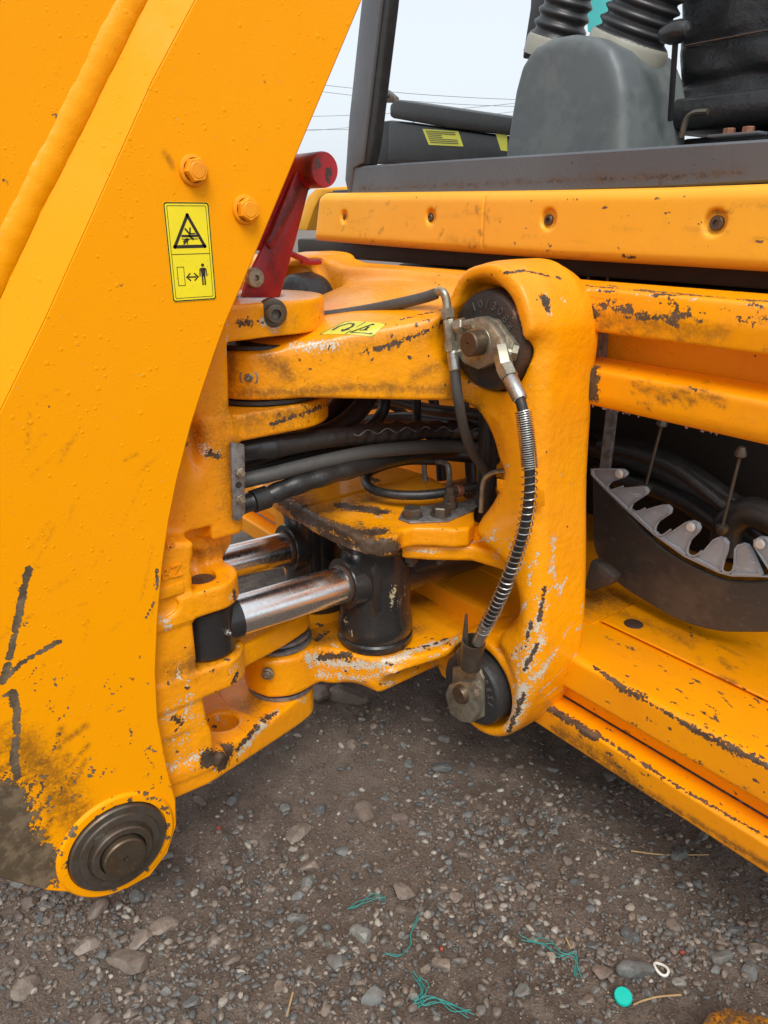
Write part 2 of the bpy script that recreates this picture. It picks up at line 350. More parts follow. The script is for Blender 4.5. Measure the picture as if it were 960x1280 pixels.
# castings: signed distance field on a grid, blended with fillets, skinned with surface nets
class Field:
    def __init__(s, lo, hi, h):
        s.lo = np.array(lo, np.float32); s.h = h; s.n = [int((hi[i]-lo[i])/h)+2 for i in range(3)]
        s.ax = [(s.lo[i]+h*np.arange(s.n[i])).astype(np.float32) for i in range(3)]
        s.X = s.ax[0][:, None, None]; s.Y = s.ax[1][None, :, None]; s.Z = s.ax[2][None, None, :]
        s.F = np.full(s.n, 1.0, np.float32)
    def extr(s, poly, ax, a, b, r=.008):       # polygon in the plane normal to ax, between a and b, edges rounded by r
        o = [i for i in range(3) if i != ax]
        g0, g1 = np.meshgrid(s.ax[o[0]], s.ax[o[1]], indexing='ij')
        d2 = poly_sdf(np.stack([g0.ravel(), g1.ravel()], 1), np.array(poly)).reshape(g0.shape)
        d2 = np.expand_dims(d2, ax)+r
        sh = [1, 1, 1]; sh[ax] = -1
        d1 = (np.abs(s.ax[ax]-(a+b)/2)-(abs(b-a)/2-r)).reshape(sh)
        return np.minimum(np.maximum(d1, d2), 0)+np.sqrt(np.maximum(d1, 0)**2+np.maximum(d2, 0)**2)-r
    def cyl(s, c, ax, r, a, b, e=.006, sq=1.0):
        A = [s.X, s.Y, s.Z]; o = [i for i in range(3) if i != ax]
        d2 = np.sqrt((A[o[0]]-c[0])**2+((A[o[1]]-c[1])/sq)**2)-r+e; d1 = np.abs(A[ax]-(a+b)/2)-(abs(b-a)/2-e)
        return np.minimum(np.maximum(d1, d2), 0)+np.sqrt(np.maximum(d1, 0)**2+np.maximum(d2, 0)**2)-e
    def cap(s, p, q, r0, r1=None):
        r1 = r0 if r1 is None else r1; p = np.array(p, np.float32); d = np.array(q, np.float32)-p; L = d@d
        t = np.clip(((s.X-p[0])*d[0]+(s.Y-p[1])*d[1]+(s.Z-p[2])*d[2])/L, 0, 1)
        return np.sqrt((s.X-p[0]-t*d[0])**2+(s.Y-p[1]-t*d[1])**2+(s.Z-p[2]-t*d[2])**2)-(r0+(r1-r0)*t)
    def box(s, lo, hi, r=.008):
        c = [(lo[i]+hi[i])/2 for i in range(3)]; h = [(hi[i]-lo[i])/2-r for i in range(3)]
        q = [np.abs(a-c[i])-h[i] for i, a in enumerate((s.X, s.Y, s.Z))]
        return np.sqrt(sum(np.maximum(k, 0)**2 for k in q))+np.minimum(np.maximum(np.maximum(q[0], q[1]), q[2]), 0)-r
    def hull(s, pts, r=.0):
        bm = bmesh.new(); vv = [bm.verts.new(V(p)) for p in pts]; bmesh.ops.convex_hull(bm, input=vv)
        c = sum((V(p) for p in pts), Vector())/len(pts); d = None; seen = []
        for f in bm.faces:
            f.normal_update(); nn = f.normal.copy()
            if nn.length < .5: continue
            p = f.verts[0].co
            if (c-p).dot(nn) > 0: nn = -nn
            key = (round(nn.x, 3), round(nn.y, 3), round(nn.z, 3), round(nn.dot(p), 4))
            if key in seen: continue
            seen.append(key)
            e = s.X*np.float32(nn.x)+s.Y*np.float32(nn.y)+s.Z*np.float32(nn.z)-np.float32(nn.dot(p))
            d = e if d is None else smax(d, e, r) if r > 0 else np.maximum(d, e)
        bm.free(); return d
    def ell(s, c, r):
        k = np.sqrt(((s.X-c[0])/r[0])**2+((s.Y-c[1])/r[1])**2+((s.Z-c[2])/r[2])**2)
        return (k-1)*min(r)
    def add(s, d, k=.012): s.F = smin(s.F, d, k); return s
    def cut(s, d, k=.006): s.F = smax(s.F, -d, k); return s
    def build(s, name, mat, parent):
        F = s.F+np.float32(1e-6); nx, ny, nz = F.shape
        F[0] = F[-1] = .01; F[:, 0] = F[:, -1] = .01; F[:, :, 0] = F[:, :, -1] = .01
        ins = F < 0; cs = np.zeros((nx-1, ny-1, nz-1), np.int8)
        for dx in (0, 1):
            for dy in (0, 1):
                for dz in (0, 1): cs += ins[dx:nx-1+dx, dy:ny-1+dy, dz:nz-1+dz]
        act = (cs > 0) & (cs < 8); idx = np.full(act.shape, -1, np.int64); C = np.argwhere(act); idx[act] = np.arange(len(C))
        acc = np.zeros((len(C), 3)); cnt = np.zeros(len(C))
        cor = [(i, j, k) for i in (0, 1) for j in (0, 1) for k in (0, 1)]
        for a in cor:
            for ax in range(3):
                if a[ax] == 1: continue
                b = list(a); b[ax] = 1
                fa = F[C[:, 0]+a[0], C[:, 1]+a[1], C[:, 2]+a[2]]; fb = F[C[:, 0]+b[0], C[:, 1]+b[1], C[:, 2]+b[2]]
                m = (fa < 0) != (fb < 0); t = np.where(m, fa/np.where(m, fa-fb, 1), 0)
                p = np.tile(np.array(a, float), (len(C), 1)); p[:, ax] += t
                acc[m] += p[m]; cnt[m] += 1
        Vv = (C+acc/cnt[:, None])*s.h+s.lo
        quads = []
        for ax in range(3):
            o = [i for i in range(3) if i != ax]
            sl0 = [slice(None)]*3; sl1 = [slice(None)]*3; sl0[ax] = slice(0, -1); sl1[ax] = slice(1, None)
            ch = ins[tuple(sl0)] != ins[tuple(sl1)]; E_ = np.argwhere(ch); E_ = E_[(E_[:, o[0]] > 0) & (E_[:, o[1]] > 0)]
            g = []
            for d0, d1 in ((1, 1), (0, 1), (0, 0), (1, 0)):
                c = E_.copy(); c[:, o[0]] -= d0; c[:, o[1]] -= d1; g.append(idx[c[:, 0], c[:, 1], c[:, 2]])
            q = np.stack(g, 1); fl = ins[E_[:, 0], E_[:, 1], E_[:, 2]]
            if ax == 1: fl = ~fl
            q[~fl] = q[~fl][:, ::-1]; quads.append(q)
        Q = np.vstack(quads)
        me = bpy.data.meshes.new(name); me.vertices.add(len(Vv)); me.vertices.foreach_set('co', Vv.astype(np.float32).ravel())
        me.loops.add(len(Q)*4); me.loops.foreach_set('vertex_index', Q.astype(np.int32).ravel())
        me.polygons.add(len(Q)); me.polygons.foreach_set('loop_start', np.arange(0, len(Q)*4, 4, dtype=np.int32))
        me.polygons.foreach_set('use_smooth', np.ones(len(Q), bool)); me.update(calc_edges=True); me.validate()
        return link(name, me, mat, parent)
def smin(a, b, k):
    if k <= 0: return np.minimum(a, b)
    h = np.maximum(k-np.abs(a-b), 0)/k; return np.minimum(a, b)-h*h*k*.25
def smax(a, b, k): return -smin(-a, -b, k)

# wear: strokes picked on the surface of a built mesh; stored per vertex, so it stays on the thing
def wear(ob, strokes):
    me = ob.data; n = len(me.vertices); co = np.empty(n*3, np.float32); me.vertices.foreach_get('co', co); co = co.reshape(n, 3)
    out = np.zeros((n, 4), np.float32); out[:, 3] = 1
    bv = BVHTree.FromPolygons([tuple(v) for v in co.tolist()], [tuple(p.vertices) for p in me.polygons])
    o = Vector(CAM); rw = random.Random(len(me.vertices))
    for st in strokes:
        ch, R, amt, pts = st[:4]; c = 'rgb'.index(ch); smp = []
        for i in range(len(pts)):
            a = pts[i]; b = pts[min(i+1, len(pts)-1)]; k = max(1, int(math.hypot(b[0]-a[0], b[1]-a[1])/3))
            for j in range(k if i < len(pts)-1 else 1):
                if len(pts) > 2 and rw.random() < .12: continue
                u = a[0]+(b[0]-a[0])*j/k; v = a[1]+(b[1]-a[1])*j/k
                h = bv.ray_cast(o, V(ray(u, v)).normalized())
                if h[0] is not None: smp.append(h[0])
        if not smp: continue
        sm = np.array([tuple(p) for p in smp], np.float32)
        lo, hi = sm.min(0)-R, sm.max(0)+R; I = np.where(((co > lo) & (co < hi)).all(1))[0]
        if not len(I): continue
        f = 1.0; acc = np.zeros(len(I), np.float32)
        for p in sm:
            f += (rw.uniform(.62, 1.18)-f)*.35
            acc = np.maximum(acc, (1-np.sqrt(((co[I]-p-np.float32(R*.12)*rw.uniform(-1, 1))**2).sum(1))/(R*f))*(.55+.45*f))
        out[I, c] = np.maximum(out[I, c], np.clip(acc, 0, 1)*amt)
    at = me.attributes.new('wear', 'FLOAT_COLOR', 'POINT'); at.data.foreach_set('color', out.ravel())
def scatter(ch, R, amt, box, n, ln=0, ang=None, seed=0, jit=.5):
    r = random.Random(seed); out = []
    for i in range(n):
        u = r.uniform(box[0], box[2]); v = r.uniform(box[1], box[3]); a = (ang if ang is not None else r.uniform(0, 3.14))+r.uniform(-jit, jit); l = ln*r.uniform(.2, 1)
        out.append((ch, R*r.uniform(.6, 1.3), amt*r.uniform(.8, 1.15), [(u, v), (u+l*cos(a), v+l*sin(a))]))
    return out

# ================================================================== THE SETTING: ground
def gh(x, y):                                # gentle relief of the yard
    return (.010*np.sin(x*3.1+1.3*np.sin(y*2.3))+.008*np.sin(y*4.3+x*1.7)+.004*np.sin(x*11+y*7)+.003*np.sin(y*17-x*9)
            +.0016*np.sin(x*41+3*np.sin(y*23))+.0016*np.sin(y*47+2*np.sin(x*31)))-.012
def make_ground():
    xs = np.concatenate([-np.geomspace(3, 1500, 22)[::-1], np.arange(-2.9, 1.0, .0125), np.geomspace(1.02, 1500, 22)])
    ys = np.concatenate([-np.geomspace(.8, 1500, 22)[::-1], np.arange(-.79, 3.0, .0125), np.geomspace(3.02, 1500, 22)])
    X, Y = np.meshgrid(xs, ys, indexing='ij'); Z = gh(X, Y)
    Z += rng.normal(0, .0012, Z.shape)*(np.abs(X) < 3)
    Z -= .0*X
    n, m = X.shape; vs = np.stack([X.ravel(), Y.ravel(), Z.ravel()], 1)
    i, j = np.meshgrid(np.arange(n-1), np.arange(m-1), indexing='ij'); a = (i*m+j).ravel()
    q = np.stack([a, a+m, a+m+1, a+1], 1)
    me = bpy.data.meshes.new('ground'); me.vertices.add(len(vs)); me.vertices.foreach_set('co', vs.astype(np.float32).ravel())
    me.loops.add(len(q)*4); me.loops.foreach_set('vertex_index', q.astype(np.int32).ravel()); me.polygons.add(len(q))
    me.polygons.foreach_set('loop_start', np.arange(0, len(q)*4, 4, dtype=np.int32)); me.polygons.foreach_set('use_smooth', np.ones(len(q), bool)); me.update(calc_edges=True)
    m_, nt, b = newmat('brown_wet_dirt'); tc = N(nt, 'ShaderNodeTexCoord').outputs['Object']
    n1 = noise(nt, tc, 2.2, 4); n2 = noise(nt, tc, 22, 5, .6); n3 = noise(nt, tc, 170, 5, .7)
    col = mixc(nt, sstep(nt, n1, .35, .65), (.118, .082, .060), (.178, .130, .098))
    col = mixc(nt, sstep(nt, n2, .40, .68), col, (.225, .172, .134))
    col = mixc(nt, math_(nt, 'MULTIPLY', sstep(nt, n3, .48, .62), .55), col, (.044, .030, .021))
    v = N(nt, 'ShaderNodeTexVoronoi', Scale=230.0); nt.links.new(tc, v.inputs['Vector'])
    s2 = nt.nodes.new('ShaderNodeSeparateColor'); nt.links.new(v.outputs['Color'], s2.inputs[0])
    sp = math_(nt, 'MULTIPLY', math_(nt, 'GREATER_THAN', s2.outputs[0], .80), math_(nt, 'LESS_THAN', v.outputs['Distance'], .42))
    col = mixc(nt, math_(nt, 'MULTIPLY', sp, s2.outputs[1]), col, (.22, .20, .17))
    sp2 = math_(nt, 'MULTIPLY', math_(nt, 'GREATER_THAN', s2.outputs[2], .965), math_(nt, 'LESS_THAN', v.outputs['Distance'], .30))
    col = mixc(nt, sp2, col, (.60, .52, .40))
    nt.links.new(col, b.inputs['Base Color']); nt.links.new(math_(nt, 'ADD', math_(nt, 'MULTIPLY', n2, .4), .42), b.inputs['Roughness'])
    h = math_(nt, 'ADD', math_(nt, 'MULTIPLY', n3, .0075), math_(nt, 'MULTIPLY', n2, .010))
    h = math_(nt, 'ADD', h, math_(nt, 'MULTIPLY', noise(nt, tc, 520, 4, .7), .0035))
    h = math_(nt, 'SUBTRACT', h, math_(nt, 'MULTIPLY', math_(nt, 'MINIMUM', v.outputs['Distance'], .6), .003))
    bp = N(nt, 'ShaderNodeBump', Strength=1.0, Distance=1.0); nt.links.new(h, bp.inputs['Height']); nt.links.new(bp.outputs[0], b.inputs['Normal'])
    g = link('ground', me, m_); g['kind'] = 'structure'
make_ground()

# ================================================================== THE MACHINE
BH = bpy.data.objects.new('backhoe_loader', None); COL.objects.link(BH); BH.location = (0, 0, 0)
BH['label'] = 'orange backhoe loader seen close at its rear swing joint, red lever beside boom'
BH['category'] = 'backhoe loader'
BX = -1.04                                    # outer face of the near boom plate
AXX, AXY = -1.24, .68                         # swing pin
ex, ey, ez = np.eye(3)
# ---------------------------------------------------------------- boom
def make_boom():
    bandR = [(262, -45), (243, 0), (190, 100), (145, 200), (100, 300), (55, 400), (-4, 520), (-70, 660), (-150, 820), (-230, 980)]
    weldL = [(206, -45), (185, 0), (141, 88), (93, 185), (50, 268), (0, 375), (-70, 520), (-130, 650), (-210, 800), (-300, 960)]
    edge = [(470, -45), (453, 0), (415, 90), (377, 180), (335, 281), (300, 364), (283, 403), (268, 445), (254, 487), (240, 530), (222, 600), (212, 650), (204, 705), (198, 770), (195, 840), (198, 900), (210, 962), (220, 1000), (221, 1032), (210, 1066), (188, 1095), (158, 1112), (100, 1117), (60, 1114), (20, 1104), (-40, 1086), (-120, 1050)]
    out = tr(0, BX, edge+bandR[::-1])
    b = plate('boom', out, (1, 0, 0), .022, ['boom', 'wornsteel'], BH, grid=.0036, ch=.0025)
    label(b, 'orange boom nose plate with deep black scratches and a worn bare lower corner')
    st = []
    # long gouges and rubs seen on the plate
    st += [('r', .0075, 2.6, [(36, 712), (30, 735), (22, 775), (12, 820), (4, 850)]),
           ('r', .0052, 2.4, [(74, 802), (50, 815), (25, 830), (2, 856)]),
           ('r', .0088, 2.6, [(16, 865), (20, 885), (22, 915), (17, 945), (22, 975)]), ('r', .005, 1.2, [(0, 872), (16, 864)]),
           ('r', .004, 1.9, [(192, 754), (183, 772)]), ('r', .0045, 1.8, [(196, 712), (197, 735)]),
           ('r', .006, 1.15, [(163, 912), (165, 925), (162, 936)]), ('r', .006, 1.1, [(76, 915), (66, 940)]), ('r', .005, 1.1, [(80, 895), (72, 900)]),
           ('r', .005, 1.1, [(182, 942), (190, 955)]), ('r', .005, 1.1, [(186, 936), (200, 945)]), ('r', .0045, 1.1, [(110, 960), (118, 963)]),
           ('r', .004, 1.1, [(130, 858), (135, 850)]), ('r', .004, 1.0, [(38, 845), (45, 835)]), ('r', .0042, 1.05, [(162, 846), (168, 850)]), ('r', .004, 1.0, [(60, 506), (61, 508)]),
           ('r', .004, 1.0, [(148, 355), (151, 357)]), ('r', .004, 1.0, [(330, 102), (331, 103)]), ('r', .004, 1.0, [(112, 193), (113, 197)]), ('r', .004, 1.0, [(133, 215), (134, 218)]), ('r', .004, .95, [(40, 432), (42, 434)]),
           ('b', .010, .7, [(208, 192), (214, 208)])]
    st += scatter('r', .0038, 1.0, (30, 840, 205, 975), 55, 10, 1.9, 3, .8)
    st += scatter('r', .0032, .95, (10, 700, 190, 850), 22, 6, 1.2, 4)
    st += scatter('r', .0045, 1.15, (185, 930, 212, 985), 10, 8, 1.5, 5)
    st += scatter('r', .0044, 1.25, (50, 955, 120, 1085), 46, 14, 2.0, 6, .6)+scatter('b', .010, .9, (0, 890, 115, 1085), 44, 44, 2.2, 17, .6)+[('b', .05, .8, [(20, 925), (70, 975), (105, 1050)])]
    st += scatter('r', .0030, .9, (150, 40, 380, 330), 5, 3, 1.2, 9)
    st += scatter('b', .0040, .55, (20, 480, 200, 900), 26, 70, 2.2, 8, .7)
    st += scatter('r', .0060, 1.2, (0, 960, 60, 1010), 20, 20, 1.9, 16, .4)
    st += [('r', .0055, 1.0, [(200+d, y), (200+d, y+8)]) for d, y in ((2, 860), (0, 880), (1, 905), (4, 935))]
    st += [('r', .060, 1.9, [(-60, 960), (-40, 1010), (-20, 1050), (10, 1078), (45, 1098)]), ('r', .05, 1.5, [(0, 990), (20, 1030), (52, 1085)]), ('r', .022, 1.2, [(60, 1060), (75, 1100)])]
    wear(b, st)
    # the worn corner is bare steel
    # inner side sheet, sloped edge band, weld bead, far side and closing webs
    g = G(); n = len(bandR)
    A = tr(0, BX-.0005, bandR); B = tr(0, BX-.026, weldL)
    g.add(A+B, [[i, i+1, n+i+1, n+i] for i in range(n-1)])
    o = g.build('edge_band', 'boom', b, ang=60); label(o, 'pale sloping edge band beside the weld'); wear(o, [('r', .005, .9, [(205, 170), (207, 173)])])
    sh = tr(0, BX-.027, [(l[0]+8, l[1]) for l in weldL])+tr(0, BX-.027, [(-480, 940), (-480, -45)])
    o = plate('side_sheet', sh, (1, 0, 0), .012, 'boom', b, grid=.012); wear(o, [('r', .007, 1.3, [(10, 226), (15, 227)]), ('r', .005, 1.1, [(72, 150), (74, 153)])])
    bead = [(x-19, y-9) for x, y in weldL]
    pts = crom(tr(0, BX-.0385, bead), 26); r_ = random.Random(3)
    pts = [p_+np.array([-.012, 0, 0]) for p_ in pts]; g = G(); g.tube(pts, .0285, 28, 0, rfun=lambda t: .0285+.0002*sin(t*211)+.0004*sin(t*67+1)); o = g.build('weld_bead', 'bead', b); wear(o, [('r', .004, 1, [(75, 190), (77, 192)])])
    far = tr(0, BX, edge+weldL[::-1]); far = [p+np.array([-.40+.022, 0, 0]) for p in far]
    g = G(); g.prism(far, (-.022, 0, 0), .002); o = g.build('far_plate', 'boom', b); label(o, 'far side plate of the boom')
    # closing webs between the plates above the swing post
    e0, e1 = on(0, BX, 453, 0), on(0, BX, 335, 281); d = e1-e0; up = e0-d*.3
    g = G(); q = [up, e1]; inn = np.array([0, -.05, 0])
    g.prism([up+inn+np.array([-.023, 0, 0]), e1+inn+np.array([-.023, 0, 0]), e1+inn+np.array([-.023, -.012, 0]), up+inn+np.array([-.023, -.012, 0])], (-.354, 0, 0)); g.build('web_plate', 'boom', b)
    # pivot
    c = on(0, BX, 147, 1055); c[0] = BX
    g = G(); g.lathe(c, ex, [(-.01, .1005), (.0005, .1005), (.003, .099), (.0055, .096), (.006, .091), (.006, .0845), (-.01, .0835)], 160, False); o = g.build('pivot_boss', 'boom', b, ang=30)
    me = o.data; wear(o, scatter('r', .007, 1.5, (60, 985, 225, 1110), 110, 12, None, 11))
    label(o, 'chipped yellow rim around the pivot')
    g = G(); g.lathe(c, ex, [(0, .0825), (.010, .082), (.013, .080), (.0135, .069), (.017, .0675), (.018, .056), (.0165, .054), (.0165, .02)], 64)
    r1 = g.build('pivot_cap', 'darksteel', b, ang=25)
    g = G(); g.hex(c+np.array([.0165, -.026, .036]), ex, .017, .004, 6); 
    g.lathe(c, ex, [(.016, .052), (.026, .0515), (.028, .049), (.028, .0395), (.014, .0395)], 48, False); g.build('retaining_ring', 'darksteel', r1, ang=25)
    g = G(); g.lathe(c, ex, [(.014, .036), (.037, .036), (.0395, .0335), (.040, .0045), (.036, .004), (.036, .0005)], 48); g.build('pivot_pin', 'pin', b, ang=25)
    for u, v in ((245, 213), (310, 262)):
        c = on(0, BX, u-4, v); g = G(); g.lathe(c, ex, [(0, .0205), (.0035, .0205), (.005, .0195), (.006, .016)], 28, False); g.hex(c+ex*.005, ex, .0165, .0125, 6, .2, random.Random(u).random()); g.lathe(c+ex*.0172, ex, [(0, .0115), (.001, .010)], 20)
        o = g.build('bolt', 'frame', b, ang=25); wear(o, [('r', .006, 1.1, [(u+3, v+4)])])
    # warning decal
    tl = on(0, BX, 203, 252); w_, h_ = .0675, .132
    warning_decal(b, tl+np.array([.0006, 0, -h_]), ey*.001, ez*.001, ex, w_*1000, h_*1000)
    return b
def stroke2(g, o, ux, uy, nn, pts, w_, closed=False, h=.0004):
    P = [np.array(p, float) for p in pts]; m = len(P); segs = range(m if closed else m-1)
    for i in segs:
        a, b = P[i], P[(i+1) % m]; d = b-a; L = np.linalg.norm(d)
        if L < 1e-9: continue
        d /= L; n2 = np.array([-d[1], d[0]])*w_/2; e_ = d*w_/2*(1 if closed or m > 2 else 0)
        q = [a-n2-e_, b-n2+e_, b+n2+e_, a+n2-e_]
        g.add([o+ux*p[0]+uy*p[1]+nn*h for p in q], [[0, 1, 2, 3]])
def fill2(g, o, ux, uy, nn, pts, h=.0004):
    g.add([o+ux*p[0]+uy*p[1]+nn*h for p in pts], [list(range(len(pts)))])
def disc(cx, cy, r, n=14): return [(cx+r*cos(2*pi*i/n), cy+r*sin(2*pi*i/n)) for i in range(n)]
def rrect(x0, y0, x1, y1, r, n=5):
    out = []
    for cx, cy, a in ((x1-r, y1-r, 0), (x0+r, y1-r, 90), (x0+r, y0+r, 180), (x1-r, y0+r, 270)):
        out += [(cx+r*cos(radians(a+90*i/n)), cy+r*sin(radians(a+90*i/n))) for i in range(n+1)]
    return out
def warning_decal(parent, o, ux, uy, nn, w_, h_):
    g = G(); fill2(g, o, ux, uy, nn, rrect(0, 0, w_, h_, 4), .0002)
    g.mat(1)
    stroke2(g, o, ux, uy, nn, rrect(1.3, 1.3, w_-1.3, h_-1.3, 3.5), 1.6, True)
    stroke2(g, o, ux, uy, nn, rrect(5, 5, w_-5, h_-5, 1.5), .8, True); stroke2(g, o, ux, uy, nn, [(5, 64), (w_-5, 64)], 1.0)
    T = [(11, 74), (56, 74), (33.5, 115)]; stroke2(g, o, ux, uy, nn, T, 4.4, True)
    for a, b, t in (((22, 84), (47, 84), 1.0), ((22, 88), (47, 88), 3.0), ((24, 80), (31, 85), 2.2), ((24, 77), (33, 84), 1.8), ((28, 98), (35, 90), 2.4), ((35, 90), (36, 99), 2.2), ((33, 89), (40, 83), 2.6), ((30, 82), (30, 77), 1.5), ((36, 91), (43, 91), 1.5)):
        stroke2(g, o, ux, uy, nn, [a, b], t, h=.0006)
    stroke2(g, o, ux, uy, nn, [(11, 22), (21, 22), (21, 47), (11, 47)], .9, True)
    stroke2(g, o, ux, uy, nn, [(27, 33), (39, 33)], 2.0)
    for s, x in ((-1, 24.5), (1, 41.5)): stroke2(g, o, ux, uy, nn, [(x-s*5, 37.5), (x, 33), (x-s*5, 28.5)], 2.0)
    fill2(g, o, ux, uy, nn, disc(50, 48.5, 2.4)); fill2(g, o, ux, uy, nn, [(46.3, 45), (53.7, 45), (53, 33), (47, 33)])
    stroke2(g, o, ux, uy, nn, [(45.6, 44), (44.6, 33)], 1.8); stroke2(g, o, ux, uy, nn, [(54.4, 44), (55.6, 33)], 1.8)
    stroke2(g, o, ux, uy, nn, [(48.3, 34), (48.3, 21)], 2.4); stroke2(g, o, ux, uy, nn, [(51.8, 34), (51.8, 21)], 2.4)
    r_ = random.Random(5)
    for i in range(16): fill2(g, o, ux, uy, nn, disc(r_.uniform(8, 60), r_.uniform(8, 60), r_.uniform(.2, .5), 6), .0006)
    for s in g.v: pass
    return g.build('warning_decal', ['decal', 'ink'], parent, smooth=False)

# ---------------------------------------------------------------- swing post (kingpost)
def circ2(cx, cy, r, n=28, a0=0, a1=360): return [(cx+r*cos(radians(a0+(a1-a0)*i/(n-1))), cy+r*sin(radians(a0+(a1-a0)*i/(n-1)))) for i in range(n)]
def make_post():
    F = Field((-1.46, .17, .10), (-1.03, .84, 1.13), .0036)
    up = [(.35, .75), (.37, .85), (.42, 1.072), (.556, 1.072), (.552, 1.0), (.547, .90), (.556, .842), (.562, .80), (.556, .687), (.545, .64), (.515, .60), (.46, .56), (.34, .56)]
    lowb = [(.17, .28), (.30, .245), (.40, .238), (.450, .236), (.462, .25), (.452, .30), (.432, .34), (.425, .42), (.428, .60), (.44, .70), (.30, .74), (.17, .74)]
    def stad(r, yb, cx=AXX, cy=AXY, hw=None): hw = hw or r; return circ2(cx, cy, r, 30, -8, 188)+[(cx-hw, yb), (cx+hw, yb)]
    F.F = F.extr(up, 0, -1.36, -1.115, .009)
    F.add(F.extr(lowb, 0, -1.415, -1.068, .008), .016)
    F.add(F.extr(stad(.120, .45), 2, 1.008, 1.066, .0045), .006)
    F.add(F.extr(stad(.122, .45), 2, .838, .886, .0045), .012)
    ax0 = F.ax[0]; F.ax[0] = (-1.24+np.abs(ax0+1.24)).astype(np.float32); Xs = F.X; F.X = F.ax[0][:, None, None]
    def lug(z0, z1, r=.060, k=.012): F.add(F.extr(circ2(-1.125, .472, r, 26, -10, 190)+[(-1.185, .34), (-1.065, .34)], 2, z0, z1, .006), k)
    lug(.560, .610, .061, .010); lug(.400, .458, .061, .007)
    F.cut(F.cyl((-1.12, .466), 2, .0265, .57, .7, .002), .004)
    F.cut(F.box((-1.150, .432, .612), (-1.03, .60, .672), .006), .005)
    F.cut(F.ell((-1.135, .466, .625), (.03, .03, .03)), .006)
    F.cut(F.cyl((-1.112, .468), 2, .0600, .458, .560, .003), .004)
    F.ax[0] = ax0; F.X = Xs
    F.add(F.hull([(-1.39, .46, .40), (-1.09, .46, .40), (-1.39, .46, .45), (-1.09, .46, .45), (-1.39, .30, .42), (-1.09, .30, .42)]+[(AXX+.070*cos(a), AXY+.070*sin(a), z) for a in np.linspace(-.3, pi+.3, 9) for z in (.372, .420)], .006), .009)
    F.cut(F.cyl((-1.112, .468), 2, .0600, .458, .560, .003), .004)
    F.cut(F.box((-1.44, .438, .262), (-1.03, .80, .372), .006), .010)
    F.add(F.hull([(-1.41, .25, .215), (-1.070, .25, .215), (-1.41, .45, .205), (-1.070, .43, .205), (-1.41, .44, .262), (-1.070, .42, .262), (-1.41, .25, .262), (-1.070, .25, .262)]+[(AXX+.072*cos(a), AXY+.072*sin(a), z) for a in np.linspace(-.3, pi+.3, 9) for z in (.158, .222)], .006), .008)
    F.cut(F.cyl((-1.172, .500), 2, .0300, .10, .32, .003, 1.15), .008)
    F.cut(F.box((-1.10, .30, .28), (-1.03, .40, .34), .010), .012)
    F.add(F.box((-1.10, .30, .28), (-1.072, .40, .34), .010), .012)
    F.cut(F.cyl((AXX, AXY), 2, .14, .230, .367, .003), .004)
    F.cut(F.cyl((AXX, AXY), 2, .135, .886, 1.008, .003), .004)
    F.cut(F.ell((-1.10, .474, .853), (.040, .022, .055)), .012)
    F.cut(F.ell((-1.07, .372, .60), (.006, .03, .02)), .006)
    F.cut(F.cyl((AXX, AXY), 2, .050, 1.062, 1.08, .002), .002)
    p = F.build('swing_post', 'cast', BH); label(p, 'orange cast swing post with open clevises and flaking cream primer near its foot')
    st = [('g', .055, .50, [(228, 885), (240, 900), (225, 930), (238, 870)]), ('g', .024, .75, [(238, 868), (232, 900)]), ('g', .03, .8, [(218, 955), (250, 948)]), ('g', .022, .85, [(206, 898), (214, 894)]), ('g', .018, .85, [(205, 775), (212, 780)]),
          ('r', .034, 1.5, [(262, 945), (280, 952), (285, 940)]), ('r', .016, 1.1, [(218, 898), (226, 905)]), ('r', .014, 1.2, [(262, 565), (272, 572)]), ('r', .012, 1.1, [(231, 552), (228, 560)]), ('g', .02, .8, [(255, 560), (268, 568)]),
          ('g', .018, .85, [(290, 700+45), (296, 750)]), ('r', .013, 1.2, [(293, 740), (294, 752)]), ('r', .014, 1.2, [(296, 842), (292, 852)]), ('g', .03, .75, [(292, 838), (300, 850)]),
          ('g', .024, .95, [(300, 940), (330, 905), (345, 890)]), ('r', .016, 1.3, [(298, 935), (322, 908)]), ('r', .016, 1.2, [(330, 900), (345, 890)]), ('g', .02, .9, [(345, 865), (380, 875)]),
          ('b', .05, .9, [(300, 885), (330, 870), (350, 860)]), ('b', .05, .8, [(245, 545)]), ('b', .06, .7, [(285, 520), (400, 510)]), ('b', .05, .75, [(290, 560), (300, 640)]),  # the single-point stroke paints shade into the oval recess
          ('r', .012, 1.1, [(420, 500), (380, 517), (340, 530)]), ('g', .015, .85, [(305, 428), (300, 445)]), ('g', .013, .9, [(335, 365+20), (345, 405)]), ('r', .014, 1.1, [(300, 405), (312, 404)]), ('g', .022, .9, [(330, 403), (345, 409)]),
          ('b', .05, .8, [(225, 835), (290, 812)]), ('b', .04, .8, [(250, 690), (290, 690)]), ('g', .010, .85, [(222, 838), (226, 850), (240, 853)]), ('g', .012, .8, [(285, 400), (283, 440)])]
    st += scatter('r', .006, 1.1, (205, 780, 300, 970), 26, 6, None, 21)+scatter('g', .008, .9, (205, 780, 300, 970), 22, 8, None, 22)+scatter('b', .016, .4, (230, 400, 420, 860), 20, 20, None, 23)
    st += scatter('r', .005, 1.0, (290, 370, 420, 540), 16, 10, .2, 24)
    wear(p, st)
    # raised casting marks
    for t, px, s in (('BZ', (214, 716), .030), ('(3', (213, 679), .020)):
        vs, fs = textmesh(t, s, .0014); o = on(0, -1.066, *px); g = G(); g.add(place(vs, o, ey, ez, ex), fs); g.build('casting_mark', 'cast', p, ang=20)
    g = G(); g.box(on(0, -1.068, 213, 738), (.006, .045, .020), None, .002); g.build('casting_mark', 'cast', p)
